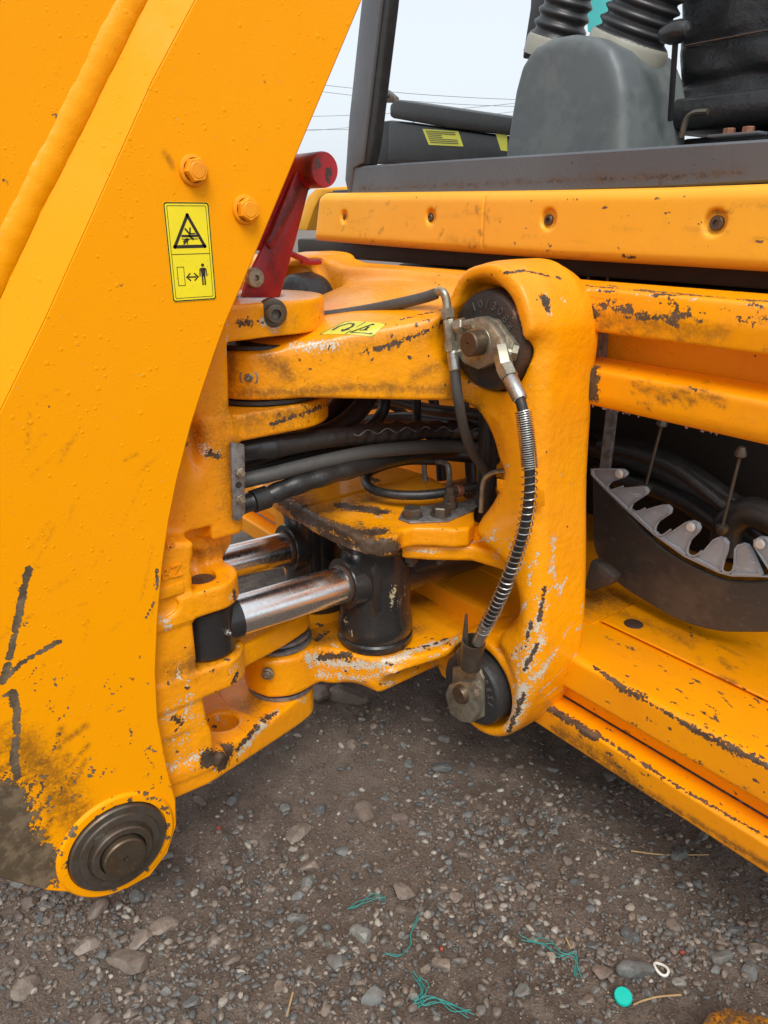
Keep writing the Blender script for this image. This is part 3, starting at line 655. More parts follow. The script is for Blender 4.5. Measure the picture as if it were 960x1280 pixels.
    # pinch screw of the top pin, grease nipples
    c = on(0, -1.128, 340, 390); c2 = np.array([AXX, AXY, 1.038]); dr = on(0, -1.09, 349, 390)-c; c = np.array([-1.150, .615, 1.040])
    d = np.array([.80, -.60, 0]); d = np.array([.96, -.28, 0]); c = on(0, -1.122, 341, 391)
    g = G(); g.lathe(c, d, [(-.012, .024), (.003, .024), (.006, .021), (.006, .016)], 24, False); g.lathe(c, d, [(0, .016), (.022, .0155), (.024, .0135), (.0242, .0085), (.014, .008), (.013, .0005)], 24)
    o = g.build('pinch_screw', 'darksteel', p, ang=30)
    # pin, washers
    g = G(); g.cyl((AXX, AXY, .86), (AXX, AXY, 1.063), .047, n=40); g.build('swing_pin', 'pin', p)
    g = G(); g.cyl((AXX, AXY, .16), (AXX, AXY, .35), .036, n=40); g.build('swing_pin', 'pin', p)
    for z0, z1, r in ((.983, .991, .104), (.888, .895, .113), (.879, .8865, .104)):
        g = G(); g.lathe((AXX, AXY, 0), ez, [(z0, r-.002), (z0+.001, r), (z1-.001, r), (z1, r-.002)], 48); g.build('thrust_washer', 'rubber', p, ang=25)
    for z0, z1, r in ((.343, .351, .072), (.358, .366, .068), (.230, .239, .074)):
        g = G(); g.lathe((AXX, AXY, 0), ez, [(z0, r-.002), (z0+.001, r), (z1-.001, r), (z1, r-.002)], 48); g.build('thrust_washer', 'washer', p, ang=25)
    # pins of the slew rods
    for sx in (-1, 1):
        c = (AXX+sx*.12, .468, 0)
        g = G(); g.cyl((c[0], c[1], .38), (c[0], c[1], .603), .0225, n=28); g.build('rod_pin', 'darksteel', p)
    # hose clamp strip
    a = np.array([-1.112, .568, .70]); g = G()
    q = tr(0, -1.100, [(289, 553), (306, 556), (307, 640), (300, 652), (292, 650)]); g.prism(q, (-.008, 0, 0), .0015)
    o = g.build('hose_clamp_strip', 'washer', p)
    for v in (590, 623):
        c = on(0, -1.100, 299, v); g = G(); g.hex(c, ex, .0085, .007, 6); g.cyl(c+ex*.007, c+ex*.014, .0045, n=12); g.build('nut', 'zinc', o)
    c = on(0, -1.100, 298, 606); g = G(); g.cyl(c, c+ex*.001, .006, n=16); g.build('strip_hole', 'inside', o)
    return p

# ---------------------------------------------------------------- carriage casting
CAPX, CZ1, CZ2 = -.900, 1.000, .292
def make_carriage():
    F = Field((-1.76, .575, .13), (-.72, 1.14, 1.16), .0044)
    F.ax[0] = (-1.24+np.abs(F.ax[0]+1.24)).astype(np.float32); F.X = F.ax[0][:, None, None]
    col = [(-.97, 1.112), (-.905, 1.120), (-.856, 1.111), (-.820, 1.080), (-.800, 1.03), (-.791, .92), (-.782, .75), (-.764, .60), (-.752, .46), (-.757, .36), (-.785, .27), (-.825, .205), (-.88, .182), (-.93, .188),
           (-.93, .20), (-.86, .205), (-.812, .26), (-.808, .32), (-.835, .385), (-.862, .425), (-.822, .475), (-.818, .53), (-.85, .580), (-.925, .612), (-.935, .645), (-.900, .700), (-.878, .755), (-.878, .805), (-.91, .865), (-.88, .90), (-.85, .96), (-.855, 1.03), (-.875, 1.06), (-.91, 1.08)]
    F.F = F.extr(spoly(col, 3), 1, .946, 1.110, .036)
    back = [(-1.25, 1.098), (-1.05, 1.095), (-.95, 1.112), (-.88, 1.11), (-.825, 1.05), (-.81, .80), (-.79, .5), (-.78, .30), (-.83, .21), (-.90, .185), (-.96, .195), (-1.01, .196), (-1.065, .205), (-1.10, .25), (-1.25, .25),
            (-1.25, .335), (-1.06, .335), (-.97, .36), (-.90, .40), (-.865, .43), (-.832, .50), (-.845, .56), (-.88, .565), (-1.25, .565), (-1.25, .60), (-1.0, .60), (-.96, .625), (-.915, .68), (-.890, .75), (-.890, .81), (-.93, .875), (-1.05, .90), (-1.25, .91)]
    F.add(F.extr(back, 1, 1.0, 1.095, .012), .02)
    # upper arm: ear round the swing pin spreading to both columns
    ear = [(AXX+.110*cos(a), AXY+.110*sin(a)) for a in np.linspace(-pi, 0, 13)]
    P = [(x, y, z) for x, y in ear if x >= AXX-.001 for z in (.897, .981)]
    P += [(-1.24, .57, .897), (-1.24, .57, .981), (-1.24, 1.05, 1.10), (-1.24, 1.05, .89), (-1.1, 1.045, 1.098), (-.95, 1.04, 1.085), (-.935, .975, .875), (-.935, .972, 1.045), (-.95, 1.05, .87), (-1.01, .915, .885), (-1.00, .915, 1.035)]
    Pm = P+[((-1.24-(x+1.24)*(.62 if y > .85 else 1)), y, z-(.012 if y > .85 else 0)) for x, y, z in P]
    ax0 = F.ax[0]; F.ax[0] = (F.lo[0]+F.h*np.arange(F.n[0])).astype(np.float32); X_ = F.X; F.X = F.ax[0][:, None, None]
    arm = F.hull(Pm, .012); F.F = smin(F.F, arm, .024)
    F.add(F.cyl((AXX, AXY), 2, .112, .897, .981, .006), .01)
    F.add(F.extr(spoly([(-.995, 1.050), (-.985, 1.085), (-.955, 1.116), (-.90, 1.127), (-.855, 1.115), (-.820, 1.085), (-.800, 1.03), (-.835, 1.01), (-.838, 1.06), (-.865, 1.09), (-.91, 1.106), (-.955, 1.093), (-.98, 1.06)]), 1, .925, 1.06, .009), .03)
    F.ax[0] = ax0; F.X = X_
    F.add(F.extr(spoly([(-1.06, .905), (-1.0, .893), (-.945, .868), (-.905, .832), (-.878, .785), (-.855, .80), (-.85, .93), (-1.0, .96)]), 1, .955, 1.09, .010), .02)
    F.add(F.cyl((CAPX, CZ1), 1, .104, .985, 1.095, .008), .02)
    # lower arm
    F.add(F.extr([(-1.24, .602), (-1.19, .618), (-1.165, .66), (-1.163, .735), (-1.10, .775), (-1.035, .815), (-1.005, .88), (-.985, .955), (-.955, 1.09), (-1.24, 1.09)], 2, .246, .338, .010), .018)
    F.add(F.extr([(-1.24, .80), (-1.0, .82), (-.955, .97), (-.93, 1.09), (-1.24, 1.09)], 2, .255, .315, .01), .012)
    F.add(F.cyl((AXX, AXY), 2, .080, .246, .338, .008), .01)
    F.cut(F.ell((-1.05, .775, .228), (.10, .035, .035)), .02)
    F.add(F.cyl((CAPX, CZ2), 1, .111, .955, 1.095, .008), .018)
    F.cut(F.cyl((CAPX, CZ2), 1, .0925, .90, 1.0, .002), .005)
    F.cut(F.cyl((-.992, .258), 1, .060, .78, .985, .004, .95), .010)
    # ledge that carries the trunnion cap
    F.add(F.extr([(-1.24, .90), (-1.16, .85), (-1.10, .835), (-1.05, .855), (-1.0, .90), (-.945, .965), (-.87, .985), (-.86, 1.09), (-1.24, 1.09)], 2, .556, .590, .008), .022)
    F.cut(F.cyl((-1.128, .86), 2, .083, .335, .60, .002), .004)
    F.cut(F.cyl((CAPX-.006, CZ1), 1, .0895, .88, .985, .002), .005)
    c = F.build('swing_carriage', 'cast', BH); label(c, 'orange cast carriage with looped side column, long cream scratches and lower arm')
    st = [('g', .016, .95, [(683, 372), (682, 382), (690, 392)]), ('r', .013, 1.4, [(681, 372), (684, 386)]), ('r', .010, 1.2, [(625, 342), (655, 338), (700, 348)]), ('g', .012, .9, [(704, 374), (706, 377)]),
          # gouges on the column
          ('g', .022, .85, [(692, 672), (690, 715), (700, 740)]), ('g', .02, .8, [(678, 740), (672, 775), (675, 790)]), ('r', .0085, 1.3, [(681, 735), (674, 775)]), ('r', .0075, 1.3, [(664, 778), (656, 808), (640, 818)]), ('g', .018, .85, [(664, 778), (656, 808), (642, 820)]),
          ('g', .024, .95, [(676, 800), (662, 820), (655, 840)]), ('r', .009, 1.3, [(672, 805), (655, 838)]), ('g', .026, .95, [(690, 820), (678, 840), (662, 850)]), ('g', .032, 1.1, [(655, 860), (648, 885), (638, 908)]), ('r', .014, 1.25, [(654, 868), (644, 895), (636, 914)]),
          ('g', .012, .85, [(715, 780), (705, 795)]), ('g', .014, .8, [(675, 865), (690, 850), (705, 835)]), ('g', .008, .9, [(708, 786), (720, 787)]),
          # lower arm: worn edge
          ('g', .024, 1.1, [(385, 822), (420, 830), (470, 832), (500, 822), (530, 808), (570, 798)]), ('r', .010, 1.2, [(500, 812), (540, 806), (562, 797)]), ('g', .026, .85, [(400, 842), (450, 848), (490, 840)]), ('r', .016, 1.3, [(400, 822), (440, 818)]), ('r', .014, 1.2, [(425, 796), (445, 812), (480, 812)]),
          ('r', .018, 1.2, [(395, 800), (408, 790)]), ('b', .05, .8, [(400, 800), (520, 785)]), ('b', .06, .8, [(520, 750), (560, 740)]), ('r', .008, 1.2, [(494, 865), (500, 877)]), ('g', .010, .9, [(497, 877), (520, 872)]),
          ('g', .012, .9, [(560, 682), (615, 674)]), ('g', .02, .9, [(486, 686), (492, 690)]), ('r', .013, 1.2, [(488, 684), (500, 690)]), ('g', .01, .85, [(510, 688), (550, 690)]),
          # arm
          ('r', .009, 1.1, [(455, 440), (475, 435), (520, 420), (560, 398)]), ('b', .035, .5, [(400, 430), (450, 428), (520, 420), (570, 396)]), ('g', .022, .9, [(365, 432), (405, 432), (420, 430)]), ('b', .03, .8, [(286, 440), (290, 480)]), ('b', .03, .8, [(330, 440), (365, 470)]),
          ('b', .02, .8, [(286, 492), (380, 490), (450, 484), (560, 488)]), ('b', .03, .8, [(560, 490), (600, 512)]), ('r', .006, 1.0, [(430, 375), (437, 372)]), ('r', .005, 1.0, [(490, 366), (500, 362)]), ('r', .006, 1.0, [(595, 362), (597, 372)]),
          ('b', .07, .25, [(450, 360), (560, 350)]), ('r', .007, 1.0, [(500, 400), (530, 392), (555, 388)]), ('b', .02, .7, [(520, 470), (560, 450)])]
    st += scatter('g', .007, 1.0, (620, 660, 735, 900), 55, 16, 2.1, 31, .4)+scatter('g', .0055, .9, (625, 480, 730, 680), 12, 6, 2.1, 32)
    st += scatter('r', .0055, 1.05, (370, 340, 600, 480), 34, 5, None, 33)+scatter('r', .007, 1.1, (385, 770, 570, 870), 30, 10, 0, 34)+scatter('g', .009, .95, (385, 800, 570, 870), 30, 12, 0, 35)
    st += scatter('b', .016, .38, (290, 340, 600, 500), 20, 30, -.2, 36)+scatter('r', .0035, 1.1, (440, 400, 600, 500), 40, 2, None, 37)
    wear(c, st)
    for t, px, s in (('NEL', (637, 545), .022), ('1', (642, 577), .020), ('22SD1', (637, 610), .020), ('C', (637, 517), .018)):
        vs, fs = textmesh(t, s, .0012); o = on(1, .9495, *px); g = G(); g.add(place(vs, o, ex, ez, -ey), fs); g.build('casting_mark', 'cast', c, ang=20)
    g = G(); o0 = [on(1, .951, *q) for q in ((622, 598), (682, 612), (682, 632), (658, 638), (655, 628), (632, 620), (622, 612))]; g.prism(o0, (0, -.002, 0), .0008); g.build('casting_mark', 'cast', c)
    # grease plug recesses
    for ax, val, px, r in ((0, -1.148, (316, 462), .013),):
        d = np.array([.75, -.66, 0]); q = np.array([AXX, AXY, .938])+d*.110
        g = G(); g.lathe(q, d, [(-.004, r*1.35), (.0015, r*1.30), (.002, r*1.05), (-.001, r)], 24, False); g.hex(q-d*.003, d, .0085, .008); g.lathe(q+d*.004, d, [(0, .0045), (.006, .003), (.008, .0035), (.010, .002)], 12); g.build('grease_nipple', 'zinc', c)
    for px, y in (((334, 843), None), ((494, 835), None)):
        d = np.array([.70, -.71, 0]); q = on(0, -1.175, *px) if px[0] < 400 else on(1, .842, *px)
        g = G(); g.lathe(q, d, [(-.006, .014), (.001, .0135), (.002, .011), (0, .010)], 20, False); g.lathe(q, d, [(0, .009), (.003, .008), (.004, .004), (.009, .003)], 16); g.build('grease_nipple', 'zinc' if px[0] < 400 else 'darksteel', c)
    # decal on the arm: corners dropped on the casting itself
    me = c.data; bv = BVHTree.FromPolygons([v.co for v in me.vertices], [tuple(p.vertices) for p in me.polygons]); o = Vector(CAM)
    def hit(u, v): h = bv.ray_cast(o, V(ray(u, v)).normalized()); return (np.array(h[0]), np.array(h[1]))
    hs = [hit(*q) for q in ((398, 419), (466, 422), (484, 405), (432, 402))]
    if all(h[0] is not None for h in hs):
        A, B, C_, D = [h[0] for h in hs]; nn = sum(h[1] for h in hs); nn /= np.linalg.norm(nn)
        nu, nv = 10, 5; g = G()
        def P_(s, t): return (A*(1-s)+B*s)*(1-t)+(D*(1-s)+C_*s)*t
        grid = []
        for j in range(nv+1):
            for i in range(nu+1):
                p = P_(i/nu, j/nv); h = bv.ray_cast(V(p+nn*.03), V(-nn)); grid.append((np.array(h[0]) if h[0] is not None else p)+nn*.0009)
        g.add(grid, [[j*(nu+1)+i, j*(nu+1)+i+1, (j+1)*(nu+1)+i+1, (j+1)*(nu+1)+i] for j in range(nv) for i in range(nu)])
        g.mat(1); 
        def L_(pts, w_, closed=False):
            for i in range(len(pts) if closed else len(pts)-1):
                a = np.array(pts[i]); b = np.array(pts[(i+1) % len(pts)]); d = (b-a); d = d/np.linalg.norm(d); m2 = np.array([-d[1], d[0]])*w_/2
                q = []
                for s, t in (a-m2, b-m2, b+m2, a+m2):
                    p = P_(s, t); h = bv.ray_cast(V(p+nn*.03), V(-nn)); q.append((np.array(h[0]) if h[0] is not None else p)+nn*.0017)
                g.add(q, [[0, 1, 2, 3]])
        L_([(.55, .12), (.93, .15), (.74, .85)], .045, True); L_([(.66, .3), (.8, .35)], .05); L_([(.74, .6), (.75, .3)], .05); L_([(.5, .02), (.5, .98)], .02)
        L_([(.12+.0, .3), (.10, .6), (.2, .82), (.33, .78), (.40, .55), (.36, .3)], .05); L_([(.30, .35), (.36, .2), (.43, .38)], .04); L_([(.01, .03), (.99, .03), (.99, .97), (.01, .97)], .015, True)
        o_ = g.build('warning_decal', ['decal_pale', 'ink'], c, smooth=False); label(o_, 'small faded yellow decal lying on top of the arm')
    return c

def cap_part(x, z, name_text=True, full=True):
    y1 = .930 if full else .932
    sc = 1.05 if z > .5 and x > -1.2 else 1.0
    g = G(); g.lathe((x, 1.0, z), -ey, [(h_, r_*sc) for h_, r_ in [(0, .0835), (.006, .084), (.012, .084), (.02, .0838), (.03, .083), (.04, .0825), (.052, .082), (.062, .080), (.068, .075), (.070, .068)]+[(.070, .0005+.0675*k/8) for k in range(7, -1, -1)]], 80)
    o = g.build('clamp_cap', 'cap_black', BH, ang=28)
    R_ = .062 if z > .5 else .060
    name_text = name_text and x > -1.2
    if name_text:
        for i, ch in enumerate('10/308651'):
            a = radians(118-i*15.0); vs, fs = textmesh(ch, .0205, .0016); rx = np.array([sin(a), 0, -cos(a)]); rz = np.array([cos(a), 0, sin(a)])
            g = G(); g.add(place(vs, np.array([x, .9295, z])+rz*R_, rx, rz, -ey), fs); g.build('raised_character', 'cap_mark', o, ang=20)
        for i, ch in enumerate('HMT'):
            a = radians(205+i*16); vs, fs = textmesh(ch, .0165, .0010); rx = np.array([-sin(a), 0, cos(a)]); rz = np.array([-cos(a), 0, -sin(a)])
            g = G(); g.add(place(vs, np.array([x, .9295, z])-rz*R_, rx, rz, -ey), fs); g.build('raised_character', 'cap_mark', o, ang=20)
    return o
def P1(y, u, v): return on(1, y, u, v)
def make_fittings(cap1, cap2):
    # manifold block on the upper cap
    bl = [(583, 436), (580, 418), (590, 402), (612, 394), (628, 402), (641, 420), (646, 440), (630, 452), (612, 460), (594, 452)]
    g = G(); g.prism([P1(.932, *q) for q in bl], (0, -.030, 0), .004); g.prism([P1(.9305, *q) for q in ((612, 396), (626, 399), (651, 432), (650, 437), (632, 441), (612, 440))], (0, -.012, 0), .002)
    c = P1(.904, 600, 428); g.lathe(c, -ey, [(0, .0275), (.003, .026), (.003, .021)], 28, False)
    bodyp = g.build('fitting_block', 'zinc', cap1, ang=30)
    g = G(); g.lathe(c, -ey, [(0, .0215), (.026, .0215), (.0285, .019), (.0287, .003), (.026, .002)], 30); g.build('pin_end', 'pin', cap1, ang=30)
    g = G(); a = P1(.908, 626, 436); b = P1(.895, 631, 458); g.hex(a, b-a, .0145, np.linalg.norm(b-a)*1.1, 6); a2 = P1(.925, 646, 444); g.cyl(P1(.908, 628, 440), a2, .010, n=14); g.hex(P1(.915, 640, 437), a2-P1(.908, 628, 440), .0125, .010, 6)
    a = P1(.893, 631, 459); b = P1(.888, 637, 472); g.hex(a, b-a, .0155, np.linalg.norm(b-a), 6); g.build('elbow_fitting', 'zinc', cap1, ang=25)
    g = G(); a = P1(.888, 637, 472); b = P1(.880, 651, 500); g.lathe(a, b-a, [(0, .011), (.004, .0125), (np.linalg.norm(b-a)*.9, .0125), (np.linalg.norm(b-a), .0105)], 18); g.build('hose_ferrule', 'bright', cap1, ang=25)
    # tee on the left
    tee = G()
    a, b = P1(.90, 559, 385), P1(.90, 560, 398); tee.hex(a, b-a, .0125, np.linalg.norm(b-a), 6)
    a, b = P1(.90, 561, 399), P1(.90, 564, 430); tee.lathe(a, b-a, [(0, .0095), (.002, .0105), (.04, .0105), (.044, .009)], 8)
    a, b = P1(.90, 564, 424), P1(.90, 565, 437); tee.hex(P1(.90, 564, 427), b-a, .0130, np.linalg.norm(b-a)*.9, 6)
    a, b = P1(.90, 572, 408), P1(.905, 592, 404); tee.cyl(a, b, .0085, n=12); a, b = P1(.90, 571, 408), P1(.903, 581, 406); tee.hex(a, b-a, .0130, np.linalg.norm(b-a), 6)
    tee.build('tee_fitting', 'zinc', cap1, ang=25)
    g = G(); a, b = P1(.90, 566, 438), P1(.90, 569, 463); L = np.linalg.norm(b-a); g.lathe(a, b-a, [(0, .0085), (.004, .011), (L*.95, .0110), (L, .0095)], 18); g.build('hose_ferrule', 'bright', cap1, ang=25)
    # hoses (parts of the machine)
    g = G(); g.tube([P1(.78, 395, 396), P1(.80, 415, 394), P1(.84, 455, 388), P1(.87, 500, 379), P1(.89, 530, 372), P1(.897, 545, 367)], .0098, 12, 8); o = g.build('grease_hose', 'rubber_grey', BH); label(o, 'thin grey hose lying across the top of the cast arm')
    e = G(); e.tube([P1(.897, 541, 369), P1(.898, 549, 364), P1(.899, 555, 367), P1(.90, 558, 376), P1(.90, 559, 387)], .0075, 12, 6); e.build('elbow_pipe', 'zinc', o)
    g = G(); g.tube([P1(.90, 568, 460), P1(.905, 573, 500), P1(.94, 581, 540), P1(.99, 592, 567), P1(1.03, 604, 585), P1(1.06, 612, 600)], .0095, 12, 8); o = g.build('grease_hose', 'rubber_grey', BH); label(o, 'grey hose dropping from the tee into the cast opening')
    path = [P1(.881, 649, 496), P1(.880, 654, 515), P1(.878, 659, 552), P1(.878, 662, 590), P1(.878, 661, 625), P1(.880, 655, 662), P1(.884, 644, 698), P1(.888, 630, 735), P1(.894, 615, 768), P1(.90, 602, 792), P1(.903, 597, 803)]
    C_ = crom(path, 14); g = G(); g.tube(C_, .0088, 12, 0); h = g.build('spring_hose', 'rubber', BH); label(h, 'black hose sheathed in a coil spring in front of the column')
    # helix
    D = np.cumsum([0]+[np.linalg.norm(C_[i+1]-C_[i]) for i in range(len(C_)-1)]); tot = D[-1]
    s0, s1 = tot*.045, tot*.93; pts = []; ph = 0; s = s0; ds = .00115
    tight = tot*.215
    up = np.array([0, 1., 0])
    while s < s1:
        i = min(np.searchsorted(D, s)-1, len(C_)-2); i = max(i, 0); t = (s-D[i])/(D[i+1]-D[i]+1e-9); p = C_[i]*(1-t)+C_[i+1]*t; T = C_[i+1]-C_[i]; T /= np.linalg.norm(T)
        u = np.cross(T, up); u /= np.linalg.norm(u); w_ = np.cross(T, u); pts.append(p+(u*cos(ph)+w_*sin(ph))*.0125)
        pitch = .0036 if s < tight else .0125; st_ = 2*pi/10; ph += st_; s += pitch/10
    g = G(); g.tube(pts, .00115, 5, 0); g.build('coil_spring', 'bright', h)
    g = G(); a, b = P1(.899, 609, 779), P1(.903, 597, 803); g.lathe(a, b-a, [(-.002, .0095), (0, .0118), (np.linalg.norm(b-a), .0118)], 18); g.build('hose_ferrule', 'bright', h)
    # lower cap: bracket socket, hex block
    g = G(); a, b = P1(.905, 592, 800), P1(.918, 583, 850)
    g.lathe(P1(.912, 588, 833), P1(.905, 592, 801)-P1(.912, 588, 833), [(0, .021), (np.linalg.norm(P1(.905, 592, 801)-P1(.912, 588, 833)), .0235), (np.linalg.norm(P1(.905, 592, 801)-P1(.912, 588, 833)), .0205), (.01, .018)], 28, False)
    g.prism([P1(.9, *q) for q in ((572, 812), (578, 805), (583, 766), (585, 768), (586, 812), (580, 830), (573, 830))], (0, -.004, 0), .001)
    g.build('hose_socket', 'darksteel', cap2, ang=30)
    bl = [(568, 862), (573, 850), (588, 845), (604, 848), (607, 866), (607, 886), (600, 898), (587, 896), (574, 886)]
    g = G(); g.prism([P1(.932, *q) for q in bl], (0, -.028, 0), .004)
    g.prism([P1(.934, *q) for q in ((570, 832), (600, 828), (608, 846), (608, 894), (594, 901), (576, 890), (569, 862))], (0, -.010, 0), .002)
    for q in (((589, 862), (593, 850), (603, 860)), ((592, 872), (604, 866), (604, 877))): g.prism([P1(.9035, *k) for k in q], (0, -.004, 0), .001)
    g.build('fitting_block', 'zinc', cap2, ang=30)
    c = P1(.905, 578, 867); g = G(); g.lathe(c, -ey, [(0, .021), (.006, .020), (.012, .0175), (.0125, .002)], 28); g.build('pin_end', 'pin', cap2)

def make_trunnions():
    g = G()
    for i, sx in enumerate((1, -1)):
        x = AXX+sx*.112; nm = 'slew_cylinder'; g = G(); k_ = 1.17
        g.lathe((x, .86, 0), ez, [(h_, r_*k_) for h_, r_ in [(.330, .058), (.334, .068), (.340, .070), (.352, .070), (.356, .066), (.362, .069), (.385, .070), (.40, .067), (.42, .0655), (.45, .065), (.48, .065), (.51, .065), (.54, .065), (.560, .066), (.570, .071), (.580, .071), (.584, .063), (.592, .060), (.625, .050)]], 64)
        g.cyl((x, .86, .49), (x, 1.45, .475), .060, n=36); g.cyl((x, .775, .493), (x, .86, .49), .054, .066, n=40); g.box((x, .855, .49), (.135, .10, .135), None, .02)
        if sx < 0: g.box((x-.0, .86, .50), (.115, .115, .20), None, .01)
        o = g.build('slew_cylinder', 'black_paint', BH, ang=30); label(o, 'nearer black slew cylinder with its bright rod' if sx > 0 else 'farther black slew cylinder, mostly behind the post')
        if sx > 0: wear(o, [('g', .012, 1.05, [(490, 725), (492, 745), (488, 760)]), ('g', .012, .95, [(510, 738), (535, 748)]), ('g', .010, .95, [(430, 775), (440, 790)]), ('g', .012, .9, [(455, 680), (500, 684)]), ('r', .012, 1, [(505, 765), (500, 750)])]+scatter('g', .006, 1, (480, 700, 590, 770), 22, 8, None, 41)+scatter('b', .02, .8, (430, 680, 600, 800), 16, 10, None, 42))
        g = G(); g.cyl((x, .52, .503), (x, .79, .492), .0385, n=48); r = g.build('piston_rod', 'chrome', o, ang=25)
        g = G(); g.lathe((x, .777, .4925), -ey, [(0, .042), (.006, .042), (.008, .0385)], 36, False); g.build('gland_ring', 'rust', o)
        g = G(); g.lathe((x, .468, 0), ez, [(.461, .050), (.464, .053), (.553, .053), (.556, .050)], 44); g.cyl((x, .50, .503), (x, .53, .503), .043, n=32); e = g.build('rod_end', 'black_paint', o, ang=30)
        d = np.array([.93, .36, 0]); q = np.array([x, .468, .508])+d*.052; g = G(); g.hex(q, d, .006, .006, 6); g.lathe(q+d*.006, d, [(0, .003), (.004, .0038), (.006, .002)], 10); g.build('grease_nipple', 'bright', e)
    # bolted cap over both trunnions
    out = [(-1.24, .752), (-1.19, .748), (-1.134, .750), (-1.08, .758), (-1.04, .770), (-1.008, .792), (-1.004, .82), (-1.016, .842), (-1.012, .868), (-.985, .900), (-.955, .925), (-.945, .952), (-.962, .985), (-.995, 1.015), (-1.04, 1.06), (-1.12, 1.08), (-1.24, 1.10)]
    F = Field((-1.62, .70, .57), (-.90, 1.14, .67), .0034); F.ax[0] = (-1.24+np.abs(F.ax[0]+1.24)).astype(np.float32); F.X = F.ax[0][:, None, None]
    F.F = F.extr(out, 2, .5925, .634, .007)
    F.cut(F.ell((-1.05, .775, .645), (.05, .035, .018)), .015)
    t = F.build('trunnion_cap', 'cast', BH); label(t, 'bolted orange cap plate with a worn brown front edge')
    wear(t, [('r', .028, 1.5, [(350, 640), (380, 662), (420, 676), (470, 684), (505, 686)]), ('b', .05, .9, [(350, 640), (420, 676), (490, 684)]), ('r', .035, 1.35, [(352, 620), (368, 638), (400, 655), (440, 667), (475, 665)]), ('r', .035, 1.35, [(425, 632), (460, 637), (478, 640)]), ('b', .06, 1.0, [(360, 605), (400, 655), (470, 668)]), ('g', .010, .9, [(470, 646), (485, 647)]), ('b', .05, .9, [(400, 640), (480, 620)]), ('r', .02, 1.2, [(440, 590), (470, 600)]), ('g', .012, .9, [(360, 612), (375, 612)])]+scatter('r', .006, 1.1, (360, 590, 500, 680), 30, 8, None, 51)+scatter('r', .005, 1.0, (500, 640, 580, 680), 8, 4, None, 52))
    a = [on(2, .6345, *q) for q in ((498, 650), (512, 655), (560, 653), (590, 640), (612, 622), (606, 616), (575, 630), (530, 634), (503, 640))]
    g = G(); g.prism(a, (0, 0, .004), .001); pl = g.build('pipe_bracket', 'washer', t)
    for u, v in ((515, 645), (551, 643)):
        c = on(2, .639, u, v); g = G(); g.lathe(c, ez, [(0, .0215), (.003, .0215), (.004, .019)], 26); g.hex(c+ez*.004, ez, .0190, .0145, 6, .15, u); g.build('bolt', 'darksteel', t, ang=25)
        c = c-ez*.08; c[2] = .556; g = G(); g.hex(c, -ez, .016, .018, 6, .1, u+.3); g.cyl(c-ez*.018, c-ez*.026, .009, n=12); g.build('nut', 'darksteel', t, ang=25)
    d = np.array([.3, -.95, 0]); q = on(1, .745, 404, 636); g = G(); g.lathe(on(2, .600, 402, 650)+np.array([0, .004, .012]), np.array([.1, -1, .2]), [(0, .005), (.004, .005), (.007, .003)], 12); g.build('grease_nipple', 'bright', t)

# ---------------------------------------------------------------- red lever
def make_lever():
    X0 = -1.150
    side = [(303, 372), (311, 345), (319, 330), (334, 300), (360, 245), (376, 210), (394, 212), (397, 230), (386, 238), (370, 300), (350, 372)]
    g = G(); g.prism(tr(0, X0, side), (-.009, 0, 0), .0015); g.prism([p+np.array([-.16, 0, 0]) for p in tr(0, X0, side)], (-.009, 0, 0), .0015)
    w1 = tr(0, X0-.009, [(322, 310), (368, 212), (376, 214), (330, 314)]); g.prism(w1, (-.151, 0, 0), .001)
    # raised rib with rounded foot
    rib = tr(0, X0+.0005, [(330, 302), (336, 294), (368, 215), (380, 212), (382, 226), (344, 306), (337, 312)])
    g.prism(rib, (.006, 0, 0), .003)
    L = g.build('lock_lever', 'red', BH, ang=35); label(L, 'red steel boom lock lever with a round cross tube')
    wear(L, [('b', .03, 1.0, [(380, 225), (400, 232)]), ('r', .010, 1.1, [(352, 345)]), ('b', .02, .9, [(305, 368), (350, 372)]), ('b', .025, 1, [(336, 300), (362, 235)])])
    c = on(0, -1.105, 406, 212); g = G(); g.lathe(c, -ex, [(0, .0005+.0256*k/9) for k in range(9)]+[(0, .0256), (.0025, .0270), (.006, .0275), (.02, .0275), (.035, .0275), (.05, .0275), (.27, .0275), (.27, .001)], 56, False)
    o = g.build('cross_tube', 'red', L, ang=30); wear(o, [('r', .0105, 1.5, [(397, 201), (399, 206)]), ('r', .0125, 1.5, [(411, 214), (411, 224)]), ('b', .03, 1.1, [(384, 195), (384, 225)])])
    c = on(0, X0+.001, 317, 347); g = G(); g.lathe(c, ex, [(0, .0165), (.008, .016), (.010, .014), (.0102, .005), (.005, .0045), (.005, .0005)], 28); g.build('pivot_bolt', 'zinc', L, ang=30)
    g = G(); a = on(0, -1.2, 352, 312); b = on(0, -1.2, 384, 326); g.tube([on(0, -1.22, 345, 308), a, b], .0055, 10, 4); a2 = on(0, -1.2, 377, 327); b2 = on(0, -1.2, 400, 327)
    g.tube([a2, (a2+b2)/2+np.array([0, 0, -.001]), b2], .0055, 10, 4); g.build('detent_pin', 'red', L)

